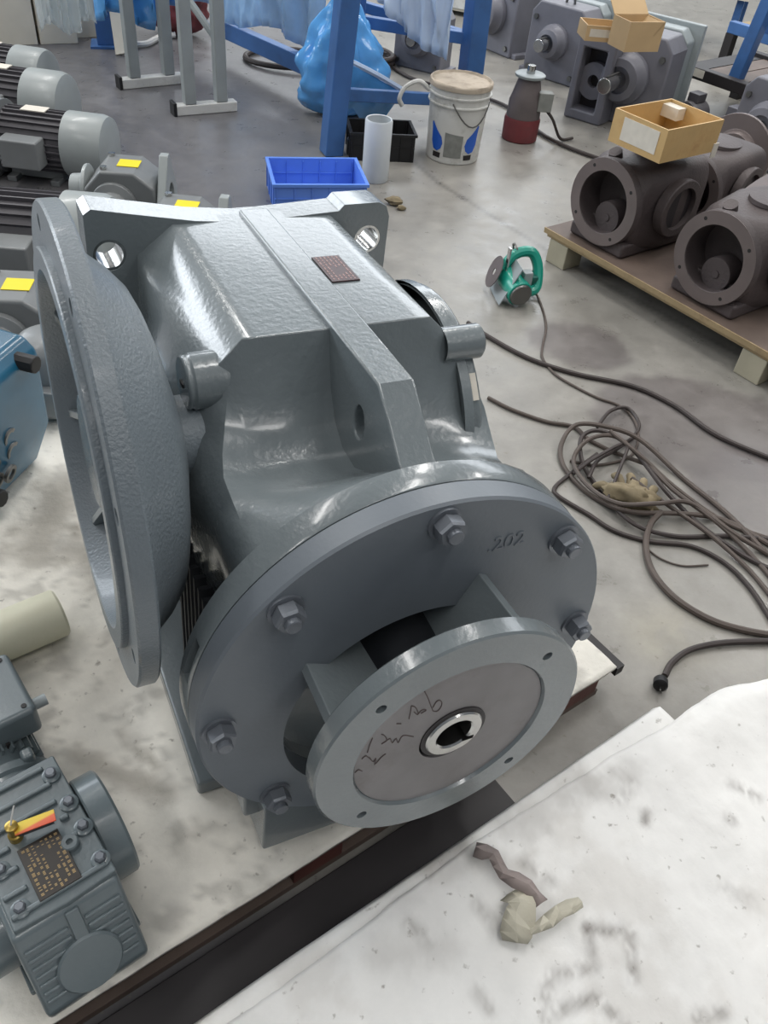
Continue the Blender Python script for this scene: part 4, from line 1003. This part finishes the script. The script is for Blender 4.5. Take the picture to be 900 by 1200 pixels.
# machines under and behind: dark motors lined below the rack
for k in range(2):
    t = thing('small_motor', ['small dark motor before the rack, nearer the big gear unit', 'small dark motor before the rack, nearer the right picture edge'][k], 'motor', mw=Rm @ Matrix.Translation((.30 + .26 * k, -.20, 0)), group='dark motors in front of the rack')
    b = MB(); b.lathe([(0, 0), (.07, 0), (.075, .01), (.075, .13), (.05, .16), (0, .16)], (0, .0, .085), (0, 1, 0), 28); b.build('body', 'mfin', t)
    MB().cyl((0, .0, .085), (0, -.06, .085), .016, n=16).build('shaft', 'steel_dull', t)
    MB().box(-.06, .06, .02, .14, 0, .02).build('foot', 'dark_gap', t); MB().box(-.035, .035, .03, .11, .155, .20).build('terminal_box', 'unit' if k % 2 else 'mfin', t, bev=.004)
# red-topped bench behind
a = at(770, 14, .35)
t = thing('workbench', 'bench with red top and pale edge beyond the cartons at the top', 'bench', (a.x, a.y + .75, 0), radians(-20))
MB().box(-.45, .75, 0, .6, .40, .44).build('bench_top', 'maroon', t, bev=.004); MB().box(-.46, .76, -.02, .0, .385, .44).build('edge_strip', 'carton', t)
for x in (-.42, .68):
    for y in (.03, .53): MB().box(x, x + .05, y, y + .05, 0, .40).build('leg', 'blue_steel', t)
a = at(690, 8, .3)
t = thing('cabinet', 'pale low cabinet with dark side at the top, behind the gear units', 'cabinet', (a.x - 1.2, a.y + .9, 0), radians(-20))
MB().box(0, 1.0, 0, .5, .03, .8).build('body', 'carton', t, bev=.006); 
for k in range(2): 
    d_ = MB().box(.01 + .5 * k, .49 + .5 * k, -.015, 0, .05, .78).build('door', 'white', t, bev=.004); MB().box(.40 if not k else .55, .42 if not k else .57, -.03, -.015, .35, .5).build('handle', 'steel_dull', d_)
MB().box(1.0, 1.02, 0, .5, .0, .8).build('side_panel', 'dark_gap', t)

# ---- teal circular saw
a = at(598, 352)
SW = Matrix.Translation((a.x, a.y, 0)) @ Matrix.Rotation(radians(20), 4, 'Z')
t = thing('circular_saw', 'teal hand saw with steel base plate on the floor in front of the pallet', 'power tool', mw=SW)
b = MB(); b.cyl((.005, -.06, .055), (.0, .06, .07), .048, .044, 32); b.build('motor_case', 'teal', t, bev=.006)
b = MB(); b.lathe([(0, 0), (.040, 0), (.042, .004), (.042, .008), (0, .008)], (.0055, -.068, .054), (-.04, 1, .12), 28); b.build('end_cap', 'steel_dull', t)
b = MB(); b.tube(catmull([(-.03, .06, .10), (.02, .07, .150), (.08, .07, .155), (.105, .05, .12), (.105, .02, .07), (.09, .0, .04), (.04, -.01, .035)], 6), .020, 10); b.build('handle', 'teal', t)
MB().box(.06, .10, .0, .06, .03, .09).build('switch_housing', 'teal_dark', t, bev=.008)
b = MB(); Mx = Matrix.Translation((-.05, .05, .0)) @ Matrix.Rotation(radians(26), 4, 'Y') @ Matrix.Rotation(radians(-10), 4, 'Z'); b.box(-.004, .0, -.10, .09, .002, .155, Mx); b.build('base_plate', 'unit_light', t, bev=.001)
b = MB(); b.lathe([(.012, 0), (.06, 0), (.06, .003), (.012, .003)], (-.055, .07, .085), (1, -.2, -.4), 36, True); b.build('blade', 'brown_grey', t)
b = MB(); b.box(-.025, -.018, .03, .05, .10, .19).box(-.018, .02, .05, .06, .12, .13); b.build('guide_bracket', 'steel', t, bev=.001)
MB().lathe([(.018, 0), (.024, 0), (.024, .006), (.018, .006)], (.02, .085, .16), (1, 0, .3), 20, True).build('thumb_ring', 'steel_dull', t)
MB().box(.02, .055, -.035, .0, .075, .125).build('grey_shield', 'unit_light', t, bev=.004)
# ---- cables
def cable(label, pts, r=.0065, mt='cable', z=None, group=None):
    P = []
    for i, p in enumerate(pts):
        zz = r + .001 if len(p) == 2 else p[2]; P.append(at(p[0], p[1], zz))
    o = MB().tube(catmull(P, 7), r, 8).build('cable', mt); return tag(o, label, 'cable', group)
cable('thin cord trailing from the teal saw across the floor', [(620, 330, .04), (632, 352), (640, 380), (636, 405), (636, 420), (650, 438), (672, 452), (700, 466), (725, 475), (742, 490), (748, 512), (738, 535), (700, 545), (668, 540)], .0042, 'cable')
cable('long black cable running from the gear unit to the right edge', [(548, 378), (575, 396), (620, 420), (675, 438), (740, 452), (790, 475), (840, 510), (910, 540)], .0078, 'cable_dark')
cable('dark cable from the gear unit into the cable tangle', [(572, 466), (600, 480), (640, 494), (672, 500), (690, 515), (720, 530), (760, 545, .03)], .0062, 'cable')
tg = 'loops of the cable tangle beside the gear unit'
cable('outermost round loop of the tangle, its left side nearest the gear unit', [(900, 650), (850, 600), (800, 560), (750, 515, .03), (710, 500, .04), (675, 498, .03), (658, 520, .02), (660, 545), (680, 570), (705, 588), (740, 600, .03), (800, 602, .02), (850, 610), (905, 640)], .007, 'cable', group=tg)
cable('second loop of the tangle, wrapping below the work glove', [(905, 668), (870, 650), (820, 615), (780, 575, .03), (740, 525, .045), (705, 505, .05), (682, 512, .04), (682, 540, .02), (700, 570), (740, 612, .02), (790, 628), (850, 628), (905, 632)], .0065, 'cable_dark', group=tg)
cable('kinked loop of the tangle with a corner pointing to the bolted ring', [(700, 532, .03), (665, 558), (650, 572), (655, 582), (690, 603), (720, 622), (760, 634), (810, 640), (850, 660), (880, 690), (905, 728)], .0062, 'cable_dark', group=tg)
cable('inner loop of the tangle crossing over the glove', [(910, 655), (860, 625, .02), (810, 590, .03), (770, 590, .06), (725, 590, .05), (690, 570, .03), (672, 540, .03), (690, 515, .05), (722, 512, .05), (755, 540, .04), (790, 575, .03), (840, 612, .02), (880, 650), (915, 690)], .0065, 'cable', group=tg)
cable('small oval loop at the far end of the tangle', [(700, 500, .03), (715, 482, .02), (735, 478, .015), (748, 495), (744, 510), (720, 528, .02), (700, 540, .03), (690, 560, .02)], .0058, 'cable_dark', group=tg)
cable('thick cable curving down from the glove to the right edge', [(775, 600, .03), (762, 615, .02), (757, 640), (765, 670), (790, 700), (830, 725), (870, 738), (910, 745)], .0085, 'cable', group=tg)
cable('straight strand of the tangle running to the lower right', [(740, 560, .05), (780, 590, .03), (830, 625, .02), (875, 665), (905, 700)], .006, 'cable', group=tg)
cable('upper strand of the tangle running along its right side', [(715, 505, .06), (752, 535, .05), (790, 570, .02), (850, 612), (910, 634)], .006, 'cable', group=tg)
cable('pale thin wire loop below the tangle', [(757, 642), (775, 655), (800, 663), (830, 662)], .0025, 'cable')
cable('thin twisted strand inside the tangle, left of the glove', [(672, 555, .02), (700, 535, .05), (735, 520, .05), (722, 560, .05), (712, 585, .03)], .005, 'cable_dark', group=tg)
# plug lead
t = thing('plug_lead', 'dark lead with round black plug near the white felt sheets', 'cable', tuple(at(772, 801)), 0)
Z_ = t.location.copy()
MB().tube(catmull([at(x, y, .010) - Z_ for x, y in ((779, 792), (788, 776), (810, 761), (850, 753), (910, 751))], 7), .0075, 8).build('lead', 'cable_dark', t)
b = MB(); b.lathe([(0, .0), (.014, 0), (.016, .004), (.016, .022), (.010, .026), (.0, .026)], (0, 0, .014), (-.25, -.9, .25), 28); b.build('plug_body', 'black', t)
for q in (-.006, .006): MB().cyl((q, -.022, .020), (q - .004, -.036, .024), .0018, n=8).build('pin', 'steel', t)
# work glove in tangle
a = at(738, 592)
b = MB(); P = []
for i in range(15):
    row = []
    for j in range(25):
        th = pi * i / 14; ph = 2 * pi * j / 24
        d = Vector((sin(th) * cos(ph), sin(th) * sin(ph), cos(th))); k = 1 + .45 * noise.fractal(d * 1.6 + Vector((31, 2, 0)), .6, 2, 4)
        row.append((d.x * .058 * k, d.y * .034 * k, max(.0, .026 + d.z * .026 * k)))
    P.append(row)
b.grid(P); bmesh.ops.remove_doubles(b.bm, verts=b.bm.verts, dist=.0005)
gl = thing('work_glove', 'stained tan work glove lying in the cable tangle', 'glove', (a.x, a.y, 0), -.35); gl.scale = (1.3, 1.3, 1.25)
b.build('palm', 'rag', gl, ang=70)
for k, (x, y, dx, dy, L) in enumerate(((-.03, .02, -.5, .9, .05), (-.01, .028, -.25, 1, .055), (.01, .028, .0, 1, .05), (.03, .02, .2, 1, .042), (-.05, -.005, -1, .25, .035))):
    d_ = Vector((dx, dy, 0)).normalized(); P = [Vector((x, y, .022)), Vector((x, y, .030)) + d_ * L * .5, Vector((x, y, .014)) + d_ * L]
    MB().tube(catmull(P, 4), [.011, .011, .011, .010, .010, .009, .009, .008, .006], 8).build('thumb' if k == 4 else 'finger', 'rag', gl, ang=70)
# crumbs on the floor
for lab, px, py, s_ in (('brown crumpled scrap on the floor behind the mounting plate', 462, 240, .035), ('small brown scrap beside it on the floor', 470, 246, .02)):
    a = at(px, py); blob('scrap', 'rag', (a.x, a.y, 0), s_, s_ * .7, s_, px, lab, 'scrap', .5, n=10)
# ---- foam roll on the pad
a, c = at(66, 720, .15), at(-10, 752, .15)
t = thing('foam_roll', 'cream translucent foam roll lying on the pad at the left edge', 'roll', (a.x, a.y, .1))
d_ = (c - a); d_.z = 0; L = d_.length; d_.normalize()
b = MB(); b.lathe([(.014, -.01), (.046, -.01), (.050, -.005), (.050, L + .06), (.014, L + .06)], (0, 0, .052), d_, 40, True); b.build('roll', 'foam', t)
# ---- petrol blue pump at the left edge
Pp = at(20, 560, .105)
PM = Matrix.Translation((at(30, 600, .10).x - .10, at(30, 600, .10).y + .02, .104))
t = thing('blue_pump', 'petrol blue machine block with black knobs at the left edge on the pad', 'pump', mw=PM @ Matrix.Rotation(radians(-12), 4, 'Z') @ Matrix.Scale(1.12, 4))
b = MB(); b.prism([(-.22, .0), (.02, 0), (.075, .12), (.085, .30), (.06, .33), (-.22, .345)], -.09, .16, lambda x, z, y: (x, y, z)); b.build('body', 'pump', t, bev=.012)
b = MB(); b.box(-.2, .088, -.10, .17, .325, .34); 
for k, (x, y, z) in enumerate(((.085, .11, .30), (.085, -.07, .10))):
    MB().cyl((x - .02, y, z), (x + .028, y, z), .018, n=10).build('knob', 'black', t, bev=.003)
MB().tube(catmull([(-.12, -.05, .345), (-.02, -.09, .36), (.03, -.095, .31), (.02, -.10, .25)], 6), .010, 8).build('grab_handle', 'gold', t)
MB().box(-.04, .035, -.115, -.088, .18, .26).build('black_block', 'black', t, bev=.006)
for k in range(7):
    a_ = k * .9; MB().lathe([(.012, 0), (.020, 0), (.020, .006), (.012, .006)], (.070 + .008 * (k % 2) - .006 * (k // 3), -.03 + .03 * (k % 3), .10 + .035 * (k // 2)), (1, .1, -.25), 16, True).build('chain_link', 'steel_dull', t)
MB().cyl((.055, -.075, .11), (.075, -.085, .105), .013, n=12).build('red_cap', 'red', t)
# grey cylinder part beside the pump
a = at(45, 520, .11); t = thing('motor_end', 'plain grey motor housing standing between blue machine and side flange', 'motor', (a.x - .02, a.y + .20, .10))
b = MB(); b.lathe([(0, 0), (.085, 0), (.09, .01), (.09, .17), (.07, .20), (.05, .21), (0, .21)], (0, 0, 0), (0, 0, 1), 40); b.build('body', 'mgrey', t); boxm(-.05, .05, -.12, -.08, .03, .11).build('terminal_box', 'mgrey', t, bev=.006)
MB().tube(catmull([(.06, -.05, .22), (.09, -.06, .18), (.095, -.075, .10), (.10, -.09, .05)], 5), .006, 6).build('lead', 'cable', t)

# ---- front-left small gearmotor on the pad
g1 = Vector((.671, -.741, 0)); g2 = Vector((.741, .671, 0)); gm = Matrix.Identity(4)
for i in range(3): gm[i][0] = g1[i]; gm[i][1] = g2[i]
gm[0][3], gm[1][3], gm[2][3] = -.4475, .5388, .1015
gmt = thing('small_gearmotor', 'small green-grey gearmotor with black gold-print nameplate and yellow-red tag, lower left', 'gearmotor', mw=gm)
PT = 'green_grey'
b = MB(); b.prism([(-.115, .0), (.165, 0), (.172, .028), (.105, .160), (-.115, .160)], -.082, .074, lambda x, z, y: (x, y, z)); b.build('housing', PT, gmt, bev=.008, seg=3)
b = MB(); b.prism([(-.128, -.074), (.100, -.074), (.104, .0), (.100, .074), (-.128, .072)], .158, .172, lambda x, y, z: (x, y, z)); cv = b.build('top_cover', PT, gmt, bev=.003)
for k, x in enumerate((-.112, -.080, -.048, -.016, .018, .052, .084)):
    y0, y1 = -.070, .066
    if k in (3, 4, 5): segs = [(-.070, -.036), (.038, .052 if k != 5 else .040)]
    elif k == 2: segs = [(-.07, .046)]
    else: segs = [(y0, y1 - (.016 if k in (0, 1) else 0))]
    for a_, c_ in segs: 
        if c_ - a_ > .004: MB().box(x - .004, x + .004, a_, c_, .171, .179).build('cover_rib', PT, gmt, bev=.003, seg=2)
for x, y in ((-.094, .056), (-.034, .060), (.014, .062), (.074, .062), (.077, -.055), (.010, -.058), (-.06, -.06)):
    b = MB(); b.lathe([(0, 0), (.014, 0), (.014, .005), (.011, .007), (0, .007)], (x, y, .171), (0, 0, 1), 24); pd_ = b.build('bolt_pad', PT, gmt)
    b = MB(); b.lathe([(0, 0), (.0085, 0), (.0085, .006), (.006, .008), (0, .008)], (x, y, .178), (0, 0, 1), 6 if x > -.05 else 20); b.build('bolt', 'nut', pd_)
b = MB(); b.lathe([(.005, 0), (.013, 0), (.013, .010), (.011, .012), (.005, .012)], (.028, .036, .171), (0, 0, 1), 32, True); b.lathe([(0, 0), (.006, 0), (.006, .006), (0, .006)], (.028, .036, .171), (0, 0, 1), 6); b.build('screw_plug', PT, gmt)
npl = MB().box(-.002, .086, -.030, .030, .1795, .1815).build('nameplate', 'plate_black', gmt, bev=.0006)
MB().box(.0, .084, -.028, .028, .171, .1795).build('plate_seat', PT, gmt)
b = MB(); rnd = random.Random(5)
for k in range(8):
    y = -.0255 + .0068 * k; x = .003
    while x < .078:
        L = rnd.uniform(.002, .008)
        if not (4 <= k <= 5 and .02 < x < .05) and rnd.random() < .92:
            for q in range(max(1, int(L / .0022))): b.box(x + q * .0022, x + q * .0022 + .0014, y, y + .0034 + .001 * (k in (0, 7)), .1815, .1819)
        x += L + .0022
b.build('plate_print', 'bronze_txt', npl)['label'] = 'rows of fine gold print'
# tag with brass breather
ta, tb_ = gm.inverted() @ at(16, 972, .305), gm.inverted() @ at(64, 954, .305)
d_ = (tb_ - ta); d_.z = 0; L = d_.length; d_.normalize(); n_ = Vector((-d_.y, d_.x, 0)); Mx = Matrix.Identity(4)
for i in range(3): Mx[i][0] = d_[i]; Mx[i][1] = n_[i]; Mx[i][3] = ta[i]
Mx[2][3] = .200
tg_ = MB().box(0, L, -.0095, .0095, 0, .002, Mx).build('warning_tag', 'tag', gmt, bev=.0005); tg_['label'] = 'yellow tag with red end'
MB().box(.005, L - .004, -.006, .004, -.012, -.001, Mx).build('tag_bracket', 'mfin', gmt)
b = MB(); o_ = Mx @ Vector((-.002, .004, -.028)); b.lathe([(0, 0), (.010, 0), (.010, .012), (.0075, .014), (.0075, .030), (.009, .031), (.009, .037), (.005, .039), (0, .039)], o_, (0, 0, 1), 20); b.build('breather_plug', 'gold', gmt)
MB().tube([o_ + Vector((0, 0, .038)), o_ + Vector((-.004, .006, .052)), o_ + Vector((-.012, .014, .062))], .0014, 6).build('white_tie', 'white', gmt)
# sloping front face details
fa_, fb_ = Vector((.105, 0, .160)), Vector((.172, 0, .028)); fd = (fb_ - fa_).normalized(); fn = Vector((-fd.z, 0, fd.x)); fn = fn if fn.x > 0 else -fn
for k in range(7):
    p = fa_ + fd * (.030 + .0155 * k)
    for y0, y1 in ((-.074, -.012), (.012, .066)):
        Mx = Matrix.Identity(4)
        for i in range(3): Mx[i][0] = fn[i]; Mx[i][2] = fd[i]; Mx[i][3] = p[i]
        MB().box(-.002, .004, y0, y1, -.003, .003, Mx).build('front_rib', PT, gmt, bev=.002)
Mx = Matrix.Identity(4)
for i in range(3): Mx[i][0] = fn[i]; Mx[i][2] = fd[i]; Mx[i][3] = fa_[i]
MB().box(-.002, .006, -.010, .010, .004, .10, Mx).build('front_spine', PT, gmt, bev=.003)
b = MB(); b.lathe([(0, -.01), (.047, -.01), (.047, .006), (.044, .009), (0, .009)], fa_ + fd * .100 + Vector((0, -.004, 0)), fn, 48); b.build('bearing_cap', PT, gmt, ang=30)
# right flange, left boss, motor
b = MB(); b.lathe([(0, 0), (.055, 0), (.06, .02), (.086, .024), (.088, .027), (.088, .060), (.085, .064), (0, .064)], (-.022, .052, .082), (0, 1, 0), 64); b.build('side_flange', PT, gmt, ang=30)
b = MB(); b.lathe([(0, 0), (.062, 0), (.062, .04), (.050, .046), (.050, .06), (.044, .064), (0, .064)], (.035, -.080, .075), (0, -1, 0), 48); b.build('left_cover', PT, gmt, ang=30)
b = MB(); b.lathe([(0, 0), (.072, 0), (.078, -.012), (.074, -.018), (.074, -.030), (.080, -.034), (.080, -.048), (.060, -.052), (0, -.052)], (-.112, -.005, .086), (1, 0, 0), 56); b.build('adapter_ring', PT, gmt, ang=30)
b = MB(); b.lathe([(0, 0), (.060, 0), (.060, .30), (0, .30)], (-.155, -.005, .086), (-1, 0, 0), 40); mo = b.build('motor_body', PT, gmt)
for k in range(26):
    a_ = 2 * pi * k / 26; Mx = Matrix.Translation((0, -.005, .086)) @ Matrix.Rotation(a_, 4, 'X'); MB().box(-.44, -.19, -.0018, .0018, .057, .072, Mx).build('cooling_fin', PT, mo)
b = MB(); b.box(-.345, -.205, -.060, .082, .135, .200); tbx = b.build('terminal_box', PT, gmt, bev=.010, seg=3)
for x, y in ((-.220, .066), (-.330, .066), (-.220, -.045)): MB().cyl((x, y, .198), (x, y, .2015), .0045, n=12).build('screw', 'hole', tbx)
MB().cyl((-.240, .080, .165), (-.240, .104, .165), .010, n=20).build('cable_gland', 'unit_light', tbx)
for k in range(3): MB().box(-.206, -.200, -.02 + .02 * k, -.012 + .02 * k, .140, .150).build('vent_slot', 'hole', tbx)
b = MB(); b.box(-.172, -.150, .030, .050, .135, .165); b.build('lifting_lug', PT, gmt, bev=.006)
MB().box(-.10, .12, -.09, .082, -.001, .012).build('foot', PT, gmt, bev=.003)
